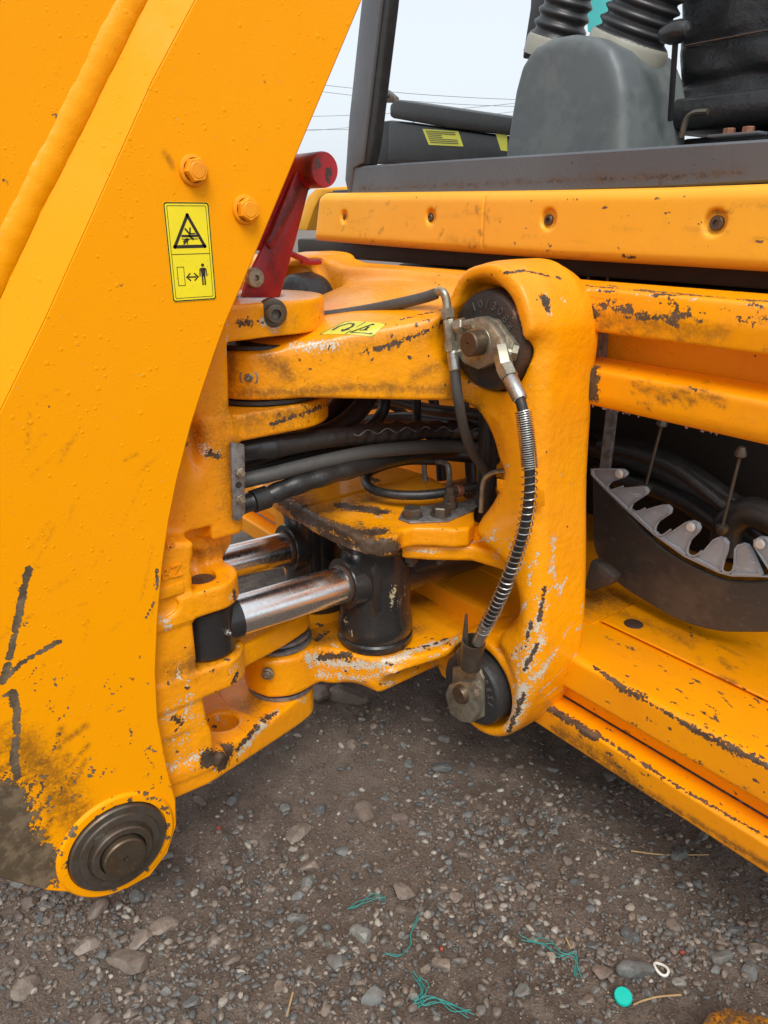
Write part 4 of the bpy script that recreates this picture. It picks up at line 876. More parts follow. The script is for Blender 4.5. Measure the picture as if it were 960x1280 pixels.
# ---------------------------------------------------------------- rear frame: rails, deck, flange
XL, XR = -2.35, -.12
def sweepX(g, prof, x0=XL, x1=XR, bev=.002, dense=None):
    n = len(prof); xs = np.arange(x0, x1+1e-6, dense or (x1-x0)); xs[-1] = x1
    vs = []; fs = []
    for x in xs: vs += [(x, y, z) for y, z in prof]
    for i in range(len(xs)-1):
        for k in range(n): fs.append([i*n+k, i*n+(k+1) % n, (i+1)*n+(k+1) % n, (i+1)*n+k])
    fs.append(list(range(n))[::-1]); fs.append([(len(xs)-1)*n+k for k in range(n)])
    g.add(vs, fs)
def prof_round(poly, r, n=4, dens=.006):
    P = [np.array(p, float) for p in poly]; out = []; m = len(P)
    for i in range(m):
        a, b, c = P[i-1], P[i], P[(i+1) % m]; u = (a-b)/np.linalg.norm(a-b); w_ = (c-b)/np.linalg.norm(c-b); rr = min(r, np.linalg.norm(a-b)*.45, np.linalg.norm(c-b)*.45)
        s, e = b+u*rr, b+w_*rr
        for j in range(n+1): t = j/n; out.append((1-t)**2*s+2*t*(1-t)*b+t*t*e)
        L = np.linalg.norm(c-w_*rr-e); k = int(L/dens)
        for j in range(1, k): out.append(e+w_*L*j/k)
    return out
def make_frame():
    D = .007
    rail = prof_round([(1.150, 1.094), (1.085, 1.085), (1.078, 1.052), (1.080, 1.016), (1.13, 1.010), (1.150, 1.012)], .006)
    g = G(); sweepX(g, rail, dense=D); o = g.build('upper_rail', 'frame', BH, ang=28); label(o, 'orange upper slide rail scraped bare along its top')
    wear(o, [('r', .014, .95, [(735, 377), (770, 385), (800, 392), (840, 398), (860, 392)]), ('r', .011, 1.0, [(800, 398), (870, 395)]), ('r', .010, 1.1, [(925, 400), (955, 402)]), ('r', .012, 1.0, [(720, 356), (960, 377)]), ('b', .03, .6, [(735, 395), (830, 405), (900, 418)]), ('g', .006, .6, [(730, 362), (960, 383)]), ('r', .02, 1.2, [(730, 380), (742, 395)])]+scatter('r', .006, 1.05, (735, 375, 960, 410), 32, 14, .15, 61, .2)+scatter('r', .007, 1.1, (720, 352, 960, 376), 18, 30, .08, 62, .05)+scatter('b', .008, .8, (735, 400, 960, 440), 30, 16, .15, 63, .4))
    g = G(); sweepX(g, prof_round([(1.080, .952), (1.078, .905), (1.084, .888), (1.14, .880), (1.16, .884), (1.16, .960), (1.14, .962)], .008), dense=D); o = g.build('lower_rail', 'frame', BH, ang=28); label(o, 'plain orange lower rail below the recessed web')
    wear(o, [('r', .030, 1.6, [(736, 466), (738, 490)]), ('b', .03, .5, [(820, 490), (870, 495)]), ('r', .007, 1.2, [(864, 484), (870, 488)]), ('b', .012, .8, [(880, 496), (905, 500)])]+scatter('b', .006, .9, (790, 475, 900, 510), 50, 8, .4, 64))
    g = G(); g.box(((XL+XR)/2, 1.185, .985), (XR-XL, .012, .10)); o = g.build('rail_web', 'frame', BH); label(o, 'recessed orange web between the two rails')
    g = G(); g.prism(tr(1, 1.14, [(735, 412), (748, 416), (745, 462), (735, 460)]), (0, .03, 0)); o = g.build('rail_bracket', 'washer', BH)
    # rear deck beam, with folded edge and lower flange
    z0 = .386
    deck = prof_round([(1.062, z0), (1.060, .320), (1.066, .314), (1.090, .314), (1.100, .262), (1.20, .262), (1.20, .30), (1.42, .36), (1.42, .392), (1.25, .389), (1.075, .392)], .006)
    g = G(); sweepX(g, deck, dense=.009); o = g.build('deck_beam', 'frame', BH, ang=28); label(o, 'orange rear beam with a long scraped crease along its folded edge')
    st = [('r', .0105, 1.25, [(745, 835), (775, 856), (800, 872), (840, 895), (870, 915), (900, 930), (930, 943), (965, 962)]), ('r', .016, 1.15, [(775, 860), (810, 875)]), ('r', .014, 1.1, [(860, 908), (945, 948)]),
          ('r', .008, 1.1, [(755, 795), (790, 812)]), ('r', .014, 1.15, [(700, 868), (760, 905), (830, 950), (900, 1000), (960, 1035)]), ('b', .05, .95, [(700, 866), (830, 948), (960, 1025)]), ('r', .02, 1.2, [(890, 985), (960, 1030)])]
    st += scatter('r', .0050, 1.12, (730, 780, 960, 960), 44, 7, .5, 65)+scatter('r', .006, 1.1, (700, 860, 960, 1040), 90, 10, .55, 66, .3)+scatter('r', .006, 1.1, (740, 830, 960, 975), 50, 16, .52, 67, .1)
    wear(o, st)
    fl = prof_round([(1.100, .2605), (1.056, .2600), (1.048, .256), (1.050, .202), (1.058, .196), (1.075, .196), (1.11, .2500)], .004, dens=.005)
    g = G(); sweepX(g, fl, dense=.007); o = g.build('lower_flange', 'frame', BH, ang=28); label(o, 'long yellow-orange bottom flange, chipped along its upper lip')
    wear(o, [('r', .010, 1.2, [(690, 885), (735, 912), (790, 945), (850, 985)]), ('r', .020, 1.2, [(685, 885), (720, 905), (745, 925)]), ('r', .008, 1.05, [(850, 985), (960, 1047)]), ('b', .030, .9, [(700, 915), (760, 950), (800, 985)]), ('b', .015, 1, [(690, 910), (800, 985), (960, 1082)])]+scatter('r', .006, 1.1, (680, 880, 860, 990), 50, 16, .55, 68, .15)+scatter('r', .005, 1.05, (760, 930, 960, 1080), 20, 4, .5, 69))
    # cover plate on the deck with a rivet and a lapped seam
    a = [on(2, .3935, *q) for q in ((732, 768), (985, 897))]; a0 = a[0]+(a[0]-a[1])*.05
    g = G(); yq = a[0][1]; g.box(((-.80+XR)/2-.0, yq+.35, .396), (abs(-.80-XR), .70, .0055), None, .0015)
    cp = plate('cover_plate', [(-.80, yq, .3990), (XR, yq+.004, .3990), (XR, yq+.7, .3990), (-.80, yq+.7, .3990)], (0, 0, 1), .0055, 'frame', BH, grid=.009, ch=.0015); label(cp, 'dull orange cover plate with one dark round rivet')
    wear(cp, [('b', .04, .6, [(760, 760), (860, 800)]), ('r', .012, 1.15, [(860, 790), (865, 795)])]+scatter('r', .006, 1.1, (760, 740, 960, 860), 22, 4, .5, 70)+scatter('b', .010, .8, (840, 770, 960, 880), 14, 40, .9, 71))
    cp2 = plate('cover_plate', [(-1.6, yq-.02, .3935), (-.808, yq-.02, .3935), (-.808, yq+.7, .3935), (-1.6, yq+.7, .3935)], (0, 0, 1), .004, 'frame', BH, grid=.02, ch=.001); wear(cp2, [('b', .1, 1, [(580, 740), (700, 760), (760, 745)])])
    c = on(2, .3995, 792, 780); g = G(); g.lathe(c, ez, [(0, .020), (.0015, .019), (.003, .013), (.0035, .006), (.0035, .0005)], 28); g.build('rivet', 'rust', cp)
    g = G(); g.box((-1.25, 2.25, .30), (1.9, 1.6, .10), None, .02); o = g.build('belly_light_block', 'inside', BH); label(o, 'unseen dark box added under the machine to shade the ground')  # unseen box, added to keep light off the ground below
    rd = random.Random(77); g = G()
    for k in range(26):
        x = rd.uniform(-.80, -.36); s = rd.uniform(.0008, .0017); g.lathe((x, 1.090, .8868), (0, 0, -1), [(-.001, s*.5), (s*.5, s), (s*1.3, s*.9), (s*2.0, s*.35)], 8)
    dr = g.build('water_drops', 'water', bpy.data.objects['lower_rail'], ang=80); dr['kind'] = 'stuff'
    # chassis mass, added dark to block light behind the rails and below
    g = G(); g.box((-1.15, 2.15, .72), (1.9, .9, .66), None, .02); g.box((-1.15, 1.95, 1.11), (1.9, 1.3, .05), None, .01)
    o = g.build('chassis_light_block', 'inside', BH); label(o, 'dark chassis mass added deep behind the rails to block light')
    g = G(); g.box((-1.55, 1.42, .70), (.90, .03, .62), None, .006); o = g.build('inner_plate', 'frame', BH); label(o, 'shaded orange inner plate seen through the carriage opening'); wear(o, [])
    return o

# ---------------------------------------------------------------- hoses
def make_hoses():
    def hose(pts, r, mat, lab=None, name='hydraulic_hose', n=14, rf=None):
        g = G(); g.tube(pts, r, n, 10, rfun=rf); o = g.build(name, mat, BH, ang=60)
        if lab: label(o, lab)
        return o
    X = lambda x, *q: [on(0, x, *k) for k in q]
    # sleeved hose with ruffled seam
    pts = [on(0, -1.17, 290, 560), on(0, -1.15, 330, 559), on(0, -1.15, 400, 549), on(0, -1.14, 470, 541), on(0, -1.13, 540, 538), on(0, -1.12, 600, 541), on(0, -1.10, 640, 550)]
    C_ = crom(pts, 30); 
    def ruff():
        g = G(); vs = []; fs = []; n = 20; T = [C_[min(i+1, len(C_)-1)]-C_[max(i-1, 0)] for i in range(len(C_))]; m = len(C_)
        for i, p in enumerate(C_):
            t = T[i]/np.linalg.norm(T[i]); u = np.cross(ez, t); u /= np.linalg.norm(u); w_ = np.cross(t, u); s = i/m
            for k in range(n):
                q = 2*pi*k/n; am = max(0, min(1, (s-.30)*4)); rr = .0195+am*(.0034*sin(i*.62+1.6*sin(q))*max(0, cos(q-.9))+.001*sin(i*1.1+q*2)); rr += .0012*sin(q*2+i*.13)
                vs.append(p+(u*cos(q)+w_*sin(q))*rr)
        for i in range(m-1):
            for k in range(n): fs.append([i*n+k, i*n+(k+1) % n, (i+1)*n+(k+1) % n, (i+1)*n+k])
        g.add(vs, fs); o = g.build('sleeved_hose', 'sleeve', BH, ang=80); label(o, 'thick hose in a ruffled black nylon sleeve'); return o
    o = ruff()
    g = G(); sp = []
    for i in range(int(len(C_)*.42), len(C_)): sp.append(C_[i]+np.array([.0182, -.004, .008+.0048*sin(i*.62)]))
    g.tube(sp, .0013, 6, 0); g.build('sleeve_seam', 'washer', o)
    g = G(); g.lathe(C_[8], C_[30]-C_[8], [(0, .0200), (.004, .0215), (.06, .0215), (.064, .0200)], 20, False); g.build('end_cuff', 'sleeve', o)
    h2 = hose([on(0, -1.17, 290, 604), on(0, -1.15, 330, 595), on(0, -1.14, 400, 578), on(0, -1.13, 470, 564), on(0, -1.12, 540, 558), on(0, -1.11, 600, 560), on(0, -1.1, 640, 566)],   .0145, 'rubber_grey', 'plain grey hose in the middle of the bundle')
    vs, fs = textmesh('CR-USO  ST 25x19', .0075, .0002); q0, q1 = on(0, -1.107, 516, 552), on(0, -1.107, 556, 552); ux = (q1-q0)/np.linalg.norm(q1-q0); nn = np.array([.83, -.3, .47]); nn -= ux*(nn@ux); nn /= np.linalg.norm(nn)
    mid = on(0, -1.125, 536, 557.5)+nn*.0150; g = G(); g.add(place(vs, mid+nn*.0, ux, np.cross(nn, ux), nn), fs); g.build('hose_print', 'white', h2, smooth=False)
    h3 = hose([on(0, -1.17, 290, 634), on(0, -1.15, 330, 622), on(0, -1.14, 370, 606), on(0, -1.13, 420, 592), on(0, -1.14, 470, 577), on(0, -1.16, 520, 566), on(0, -1.18, 570, 560)], .0155, 'sleeve', 'lowest sleeved hose of the bundle', rf=lambda t: .0185+.0012*sin(t*60)*(1 if t < .6 else .3)+.0008*sin(t*23))
    g = G(); a = on(0, -1.15, 316, 627); b = on(0, -1.15, 334, 621); g.lathe(a, b-a, [(0, .0215), (np.linalg.norm(b-a), .0215)], 18); g.build('end_cuff', 'rubber', h3)
    for i, (pts, r, mt) in enumerate([
        ([(-1.20, 300, 575), (-1.20, 360, 556), (-1.20, 420, 536), (-1.22, 455, 505), (-1.25, 470, 470)], .020, 'sleeve'),
        ([(-1.24, 300, 570), (-1.26, 350, 553), (-1.26, 400, 530), (-1.3, 430, 500), (-1.32, 440, 470)], .024, 'sleeve'),
        ([(-1.22, 300, 590), (-1.22, 380, 570), (-1.22, 460, 552), (-1.22, 520, 545)], .016, 'rubber'),
        ([(-1.30, 420, 560), (-1.3, 450, 545), (-1.3, 478, 515), (-1.3, 480, 480)], .014, 'rubber')]):
        hose([on(0, *p) for p in pts], r, mt)
    B = lambda y, *q: [on(1, y, *k) for k in q]
    hose(B(1.12, (470, 480), (520, 487), (570, 492), (610, 500)), .0125, 'rubber'); hose(B(1.2, (440, 515), (480, 506), (510, 520), (530, 540)), .010, 'rubber'); hose(B(1.1, (521, 470), (521, 545)), .010, 'rubber')
    for i, q in enumerate((((420, 505), (480, 500), (540, 512), (620, 520)), ((420, 530), (500, 522), (560, 528), (620, 535)), ((470, 560), (540, 566), (620, 572)), ((540, 490), (548, 540), (552, 600)), ((575, 490), (585, 540), (590, 610)))):
        hose(B(1.16+.03*i, *q), .0135+.002*(i % 3), 'rubber')
    g = G(); g.box((-1.2, 1.36, .93), (.62, .02, .22), None, .005); o_ = g.build('shade_backing', 'inside', BH)  # dark sheet added as the black shade between the hoses
    hose(B(1.06, (612, 500), (610, 550), (607, 620), (604, 650)), .020, 'rubber', 'thick black hose standing against the column')
    # loop lying on the trunnion cap
    Z = .675
    L = [on(2, Z+.01, 545, 576), on(2, Z+.012, 510, 576), on(2, Z+.010, 478, 583), on(2, Z, 459, 594), on(2, Z-.006, 461, 608), on(2, Z-.01, 484, 617), on(2, Z-.01, 525, 619), on(2, Z-.006, 565, 614), on(2, Z, 600, 607), on(2, Z+.004, 625, 602)]
    o = hose(L, .0100, 'rubber', 'thin black hose curled in a loop above the trunnion cap')
    Lc = crom(L, 8); rd = random.Random(5); g = G()
    for k in range(34):
        p = Lc[rd.randrange(22, 66)]; s = rd.uniform(.0010, .0020); g.lathe(p-ez*.0098, (0, 0, -1), [(-.001, s*.5), (s*.5, s), (s*1.2, s*.9), (s*1.8, s*.35)], 8)
    dr = g.build('water_drops', 'water', o, ang=80); dr['kind'] = 'stuff'
    a, b = on(2, Z-.005, 570, 614), on(2, Z-.005, 580, 612); g = G(); g.lathe(a, b-a, [(0, .0125), (.001, .0135), (.012, .0135), (.013, .0125)], 18); g.build('hose_clip', 'copper', o)
    g = G(); g.tube(B(1.0, (640, 589), (625, 589), (612, 593), (604, 604), (601, 640)), .0052, 10, 6); o = g.build('steel_pipe', 'zinc', BH); label(o, 'bent bare steel pipe')
    g = G(); g.tube(B(1.05, (546, 577), (555, 578), (561, 586), (562, 612)), .0062, 10, 6); g.build('steel_pipe', 'washer', BH)
    g = G(); g.tube(B(1.07, (530, 578), (531, 595), (536, 612)), .0062, 10, 6); g.build('steel_pipe', 'washer', BH)
    c = on(1, 1.0, 560, 622); g = G(); g.lathe(on(2, .640, 562, 634), ez, [(0, .017), (.012, .017), (.014, .014), (.03, .014), (.03, .010), (.045, .010)], 8); o = g.build('pipe_union', 'darksteel', BH)
    # inside, behind the rails on the right
    r_ = random.Random(9)
    for i in range(9):
        y = 1.42+.03*i; u0 = 745+r_.uniform(-10, 20); v0 = 560+r_.uniform(-30, 40)
        hose(B(y, (u0, v0), (u0+90, v0+35+r_.uniform(-10, 10)), (u0+180, v0+85+r_.uniform(-15, 15)), (u0+260, v0+150)), r_.uniform(.014, .024), 'rubber')
    hose(B(1.38, (905, 690), (912, 655), (940, 640), (990, 660)), .03, 'rubber')
    for u0, v0, u1, v1, rr in ((828, 528, 806, 612, .0032), (926, 566, 902, 662, .0034)):
        y = 1.34; a, b = on(1, y, u0, v0), on(1, y, u1, v1); g = G(); g.cyl(a, b, rr, n=10); g.lathe(b, a-b, [(-.01, .006), (0, .013), (.008, .013), (.012, .006)], 16); g.lathe(a, b-a, [(-.012, .006), (0, .011), (.006, .011), (.010, .005)], 16); o = g.build('valve_link_rod', 'darksteel', BH); label(o, 'thin steel link rod')
    g = G(); a, b = on(1, 1.36, 764, 515), on(1, 1.36, 757, 590); g.box((a+b)/2, (.022, .012, np.linalg.norm(a-b)*1.2)); g.build('upright_strip', 'washer', BH)
    for u in (600, 640, 680, 713, 738, 762): g = G(); a, b = on(1, 1.34, u, 322), on(1, 1.34, u-3, 352); g.cyl(a+(a-b)*.6, b, .003, n=8); g.build('valve_link_rod', 'darksteel', BH)

# ---------------------------------------------------------------- hose guard
def make_guard():
    Y = 1.33
    flap = [(742, 588), (742, 640), (744, 680), (758, 706), (785, 729), (822, 749), (858, 768), (895, 780), (935, 785), (1010, 780), (1010, 715), (962, 722), (920, 720), (902, 714), (857, 692), (818, 664), (787, 636), (757, 607)]
    o = plate('hose_guard', [np.array(p_) for p_ in spoly(tr(1, Y, flap), 3)], (0, -1, 0), .012, 'mudflap', BH, grid=.02, ch=.003); label(o, 'muddy brown rubber guard sheet edged with grey plastic teeth')
    me = o.data
    for v in me.vertices:                        # sheet sags and bellies towards the rear
        v.co.y -= .035*sin(min(1, max(0, (v.co.x+.95)/.55))*pi)
    K = 4.364
    T = [[(-2, 113), (165, 116), (186, 132), (188, 150), (170, 164), (100, 188), (80, 208), (80, 225), (40, 185), (0, 145)],
         [(88, 236), (120, 224), (268, 209), (290, 214), (304, 235), (299, 252), (218, 306), (206, 335), (196, 335)],
         [(214, 344), (250, 347), (375, 311), (410, 311), (431, 332), (426, 360), (360, 404), (343, 432), (340, 460), (330, 455)],
         [(366, 486), (400, 478), (515, 402), (545, 396), (578, 412), (588, 440), (578, 462), (534, 505), (518, 545), (517, 578), (508, 582)],
         [(552, 598), (585, 588), (664, 497), (690, 485), (722, 494), (740, 520), (735, 565), (710, 640), (706, 668), (692, 672)],
         [(762, 692), (775, 668), (780, 550), (797, 526), (822, 520), (848, 530), (866, 556), (905, 640), (930, 696)],
         [(990, 700), (935, 612), (884, 532), (886, 500), (912, 484), (945, 488), (972, 512), (1040, 600), (1100, 640), (1110, 700)]]
    strip = [(0, 145), (80, 222), (92, 238), (205, 335), (216, 346), (340, 460), (366, 487), (510, 582), (552, 600), (700, 674), (765, 694), (930, 697), (1110, 700), (1110, 712), (930, 706), (760, 702), (690, 684), (500, 594), (330, 472), (190, 345), (60, 220), (0, 158)]
    notch = [[(100, 190), (82, 212), (92, 232), (130, 222), (170, 210)], [(222, 306), (208, 335), (225, 346), (255, 345), (290, 330)], [(362, 404), (343, 440), (355, 470), (385, 475), (430, 445)], [(534, 510), (518, 560), (535, 585), (570, 585), (600, 560)], [(722, 610), (710, 660), (730, 680), (765, 672), (775, 640)]]
    for t in notch:
        g = G(); g.tube([on(1, Y-.045, 740+x/K, 560+y/K) for x, y in t], .0022, 6, 5); g.build('comb_rim', 'tooth', o)
    def P(x, y): return on(1, Y-.044, 740+x/K, 560+y/K)
    g = G(); g.prism([P(*q) for q in strip], (0, .012, 0), .001); s_ = g.build('comb_strip', 'tooth', o)
    for t in T:
        g = G(); g.prism([P(*q) for q in t], (0, .010, 0), .0022)
        c = np.mean(np.array(t), 0); inner = [c+(np.array(q)-c)*.80 for q in t]
        k = len(t); A = [P(*q)+np.array([0, -.0035, 0]) for q in t]; Bq = [P(*(c+(np.array(q)-c)*.90))+np.array([0, -.0035, 0]) for q in t]; Cq = [P(*(c+(np.array(q)-c)*.84))+np.array([0, -.0006, 0]) for q in t]; A0 = [P(*q) for q in t]
        g.add(A0+A+Bq+Cq, [[r*k+i, r*k+(i+1) % k, (r+1)*k+(i+1) % k, (r+1)*k+i] for r in range(3) for i in range(k)])
        g.build('comb_tooth', 'tooth', o, ang=30)
    for x, y in ((155, 138), (545, 428), (922, 520)):
        c = P(x, y)-ey*.003; g = G(); g.lathe(c, -ey, [(0, .0095), (.003, .0095), (.006, .007), (.0065, .0005)], 20); g.build('rivet', 'white', o)
    g = G(); bl = tr(1, 1.25, [(738, 700), (752, 708), (768, 722), (762, 732), (738, 740), (728, 735)]); g.prism(bl, (0, .03, 0), .006); o2 = g.build('mud_clod', 'mudflap', BH); label(o2, 'rough lump of torn rubber beside the column')

# ---------------------------------------------------------------- cab
def make_cab():
    YC = 1.20
    def q2(pts, y=YC): return [(p[0], p[2]) for p in tr(1, y, pts)]
    F = Field((-2.02, 1.15, 1.06), (-.20, 1.36, 1.30), .0046)
    F.F = F.extr(q2([(396, 246), (402, 241), (560, 239), (700, 237), (830, 234), (960, 229), (1100, 224), (1100, 352), (960, 341), (850, 334), (700, 325), (560, 315), (460, 307), (390, 301)]), 1, YC, YC+.12, .022)
    # lip along the top slopes back
    for u, v, r in ((430, 271, .0125), (538, 271, .0135), (685, 274, .0155), (893, 278, .0165)):
        p = on(1, YC, u, v); F.cut(F.cyl((p[0], p[2]), 1, r*1.15, YC-.05, YC+.012, .001, 1.05), .006)
    sx = on(1, YC, 603, 280)[0]; F.cut(F.box((sx-.0018, YC-.01, 1.0), (sx+.0018, YC+.008, 1.4), .0005), .003)
    o = F.build('rear_cover', 'plastic_orange', BH); label(o, 'long pale orange plastic cover under the cab sill with four recessed screws')
    wear(o, [('r', .012, 1.25, [(780, 320), (792, 322)]), ('b', .02, .5, [(560, 300), (600, 304)]), ('b', .006, .9, [(893, 265), (915, 264)])]+scatter('r', .0042, 1.02, (600, 245, 960, 320), 46, 12, .15, 81, .25)+scatter('b', .006, .8, (400, 250, 620, 310), 34, 10, 2.0, 82, .8)+scatter('b', .008, .45, (400, 245, 960, 330), 16, 60, .05, 83, .2))
    for u, v, r in ((430, 271, .009), (539, 272, .009), (687, 275, .010), (897, 279, .012)):
        c = on(1, YC+.012, u, v); g = G(); g.lathe(c, -ey, [(0, r), (.004, r), (.006, r*.85), (.006, r*.45), (.002, r*.4), (.002, .0004)], 22); g.build('screw', 'darksteel', o, ang=25)
    # sill and pillars
    top = tr(1, 1.24, [(441, 208), (560, 200), (700, 191), (850, 181), (1000, 171)]); bot = tr(1, 1.24, [(1000, 226), (850, 234), (700, 240), (560, 243), (433, 245)])
    cg = G()
    g = G(); sl = plate('cab_sill', top+bot, (0, -1, 0), .09, 'sill', BH, grid=.010, ch=.004); label(sl, 'charcoal steel cab sill with a rusty weld line')
    wear(sl, [('r', .0075, 1.15, [(450, 236), (600, 229), (750, 222), (930, 214)]), ('b', .014, .9, [(450, 236), (930, 214)]), ('r', .008, 1.2, [(925, 213), (935, 222)])]+scatter('r', .005, .95, (450, 195, 960, 235), 20, 3, 0, 84))
    g = G(); pl = [(436, 246), (431, 225), (436, 150), (452, 0), (456, -50), (480, -50), (476, 0), (455, 180), (452, 204), (441, 210)]
    g.prism(tr(1, 1.235, pl), (0, .05, 0), .003); o = g.build('cab_pillar', 'sill', BH); label(o, 'grey near pillar of the cab'); wear(o, [('g', .012, 1.1, [(440, 100), (437, 130)]), ('g', .014, 1.1, [(432, 175), (434, 190)])])
    g = G(); g.prism(tr(1, 1.243, [(476, -50), (472, 0), (452, 180), (450, 206), (461, 206), (466, 180), (486, 10), (492, -50)]), (0, .03, 0), .004); g.build('pillar_seal', 'rubber', o)
    g = G(); g.prism(tr(1, 1.246, [(487, 0), (484, 0), (462, 190), (465, 190)]), (0, .02, 0), .0005); g.build('seal_trim', 'collar', o)
    g = G(); g.prism(tr(1, 2.5, [(652, 74), (662, 10), (664, -30), (700, -30), (695, 0), (672, 60)]), (0, .08, 0), .01); o = g.build('cab_pillar', 'black_paint', BH); label(o, 'black far pillar of the cab'); wear(o, [])
    g = G(); g.prism(tr(1, 2.6, [(728, -30), (770, -30), (765, 40), (735, 40)]), (0, .02, 0)); o = g.build('cab_curtain', 'teal_glass', BH); label(o, 'turquoise cloth behind the levers')
    g = G(); g.box(on(1, 1.27, 921, 171)+np.array([0, 0, .003]), (.085, .03, .004), None, .001); br = g.build('bolt_plate', 'sill', BH)
    wear(br, [])
    for u, v in ((911, 168), (935, 166)):
        c = on(1, 1.27, u, v); g = G(); g.hex(c, ez, .0095, .009, 6); g.build('bolt', 'copper', br)
    for u, v in ((459, 203), (470, 201)):
        c = on(1, 1.27, u, v); g = G(); g.hex(c-ez*.003, ez, .008, .006, 6); g.build('bolt', 'copper', br)
    # control console with bellows
    F = Field((-1.60, 1.36, 1.24), (-.85, 1.86, 1.66), .008)
    cs = [(627, 215), (629, 190), (634, 155), (641, 112), (649, 82), (664, 58), (686, 46), (714, 41), (742, 45), (762, 58), (772, 82), (778, 112), (778, 215)]
    F.F = F.extr(q2(cs, 1.42), 1, 1.42, 1.665, .022)
    o = F.build('control_console', 'console', BH); label(o, 'grey moulded console carrying two black bellows')
    for u, v, r, y, tip in ((786, 56, .078, 1.56, (846, -90)), (694, 55, .062, 1.60, (738, -90))):
        c = on(1, y, u, v); t_ = on(1, y, *tip); d = (t_-c); L = np.linalg.norm(d); d /= L
        g = G(); g.lathe(c, d, [(-.03, r*1.12), (.004, r*1.12), (.012, r*1.05), (.014, r*.85)], 40, False); g.build('bellows_collar', 'collar', o)
        prof = []; n = 9; 
        for i in range(n*6+1):
            s = i/(n*6); prof.append((.004+s*L, r*(1.0-.28*s)+r*.075*sin(i/6*2*pi)))
        g = G(); g.lathe(c, d, prof, 36); g.build('lever_bellows', 'bellows', o, ang=80)
    c = on(1, 1.5, 845, 40); g = G(); g.lathe(c, ex, [(-.035, .001), (-.03, .014), (-.01, .021), (.01, .021), (.025, .014), (.03, .001)], 20, False); g.cyl(c, c+np.array([-.02, .05, -.15]), .006, n=10); o = g.build('control_knob', 'black_paint', BH); wear(o, [])
    # seat
    F = Field((-1.16, 1.52, 1.26), (-.10, 2.1, 1.95), .010)
    F.F = F.extr([(p[0], p[2]) for p in tr(1, 1.62, [(826, 8), (824, 95), (820, 155), (1100, 160), (1100, -120), (846, -120), (830, -40)])], 1, 1.68, 1.86, .03)
    z0 = on(1, 1.62, 850, 100)[2]; z1 = on(1, 1.62, 850, 48)[2]
    x0 = on(1, 1.62, 832, 100)[0]
    F.F = F.F+.004*np.sin(F.X*38+8*np.sin(F.Z*9))*np.cos(F.Z*31+F.X*9)
    F.add(F.box((x0-.02, 1.60, z0-.10), (-.12, 2.05, z0-.035), .025), .02)
    F.cut(F.box((x0-.1, 1.5, z1-.003), (0, 1.688, z1+.003), .001), .012); F.cut(F.box((x0-.1, 1.5, z0+.0), (0, 1.692, z0+.006), .001), .02)
    o = F.build('seat', 'leather', BH); label(o, 'black creased vinyl driver seat')
    g = G(); g.tube([(x0, 1.677, z1-.004), (-.8, 1.678, z1-.003), (-.2, 1.678, z1-.004)], .0022, 6, 8); g.build('seat_piping', 'rust', o)
    g = G(); a = on(1, 1.5, 866, 150); g.tube([a+np.array([-.02, 0, -.03]), a+np.array([-.015, 0, 0]), a+np.array([.0, 0, .012]), a+np.array([.03, 0, .012])], .006, 8, 5); g.build('seat_latch', 'darksteel', o)
    g = G(); g.box((-1.0, 1.86, 1.255), (1.9, 1.05, .03), None, .004); g.box((x0+.36, 1.80, 1.31), (.68, .30, .10), None, .02); o = g.build('cab_floor', 'leather', BH); label(o, 'black cab floor and seat base')
    # side box
    Y = 1.78
    g = G(); g.prism(tr(1, Y, [(485, 150), (640, 172), (640, 205), (484, 203)]), (0, .12, 0), .012); g.prism(tr(1, Y+.05, [(470, 152), (490, 150), (490, 205), (466, 205)]), (0, .12, 0), .008); o = g.build('side_box', 'blackbox', BH, ang=30); label(o, 'black plastic side box with yellow labels')
    g = G(); g.prism(tr(1, Y-.012, [(486, 147), (486, 130), (494, 124), (520, 128), (560, 134), (640, 146), (640, 170), (560, 160)]), (0, .15, 0), .012); g.build('box_lid', 'rubber', o)
    g = G(); g.prism(tr(1, Y, [(473, 128), (472, 114), (482, 112), (493, 121), (494, 128)]), (0, .02, 0), .002); c = on(1, Y-.001, 485, 120); g.cyl(c, c-ey*.006, .006, n=12); g.build('hinge_bracket', 'darksteel', o)
    for q in ([(528, 161), (573, 164), (579, 183), (536, 181)], [(618, 162), (634, 163), (634, 189), (626, 188)]):
        g = G(); P4 = tr(1, Y-.0015, q); g.prism(P4, (0, .001, 0)); g.mat(1)
        a, b, c, d = P4
        r_ = random.Random(2)
        for i in range(7):
            t = .12+.12*i; s0, s1 = .08, .5 if r_.random() < .5 else .9
            l0 = (a*(1-t)+d*t); l1 = (b*(1-t)+c*t); p0 = l0*(1-s0)+l1*s0; p1 = l0*(1-s1)+l1*s1; off = (d-a)*.022+np.array([0, 0, 0]); k = np.array([0, -.0012, 0])
            if q[0][0] < 600: g.add([p0-off+k, p1-off+k, p1+off+k, p0+off+k], [[0, 1, 2, 3]])
        g.build('yellow_label', ['decal_pale', 'blackbox'], o, smooth=False)
    # fender behind
    g = G(); f = [(430, 233), (394, 236), (384, 246), (378, 262), (371, 287), (383, 288), (392, 262), (399, 248), (410, 241), (430, 240)]
    g.prism(tr(1, 2.3, f), (0, .5, 0), .006); o = g.build('fender', 'plastic_orange', BH); label(o, 'pale orange curved fender behind the red lever'); wear(o, [])

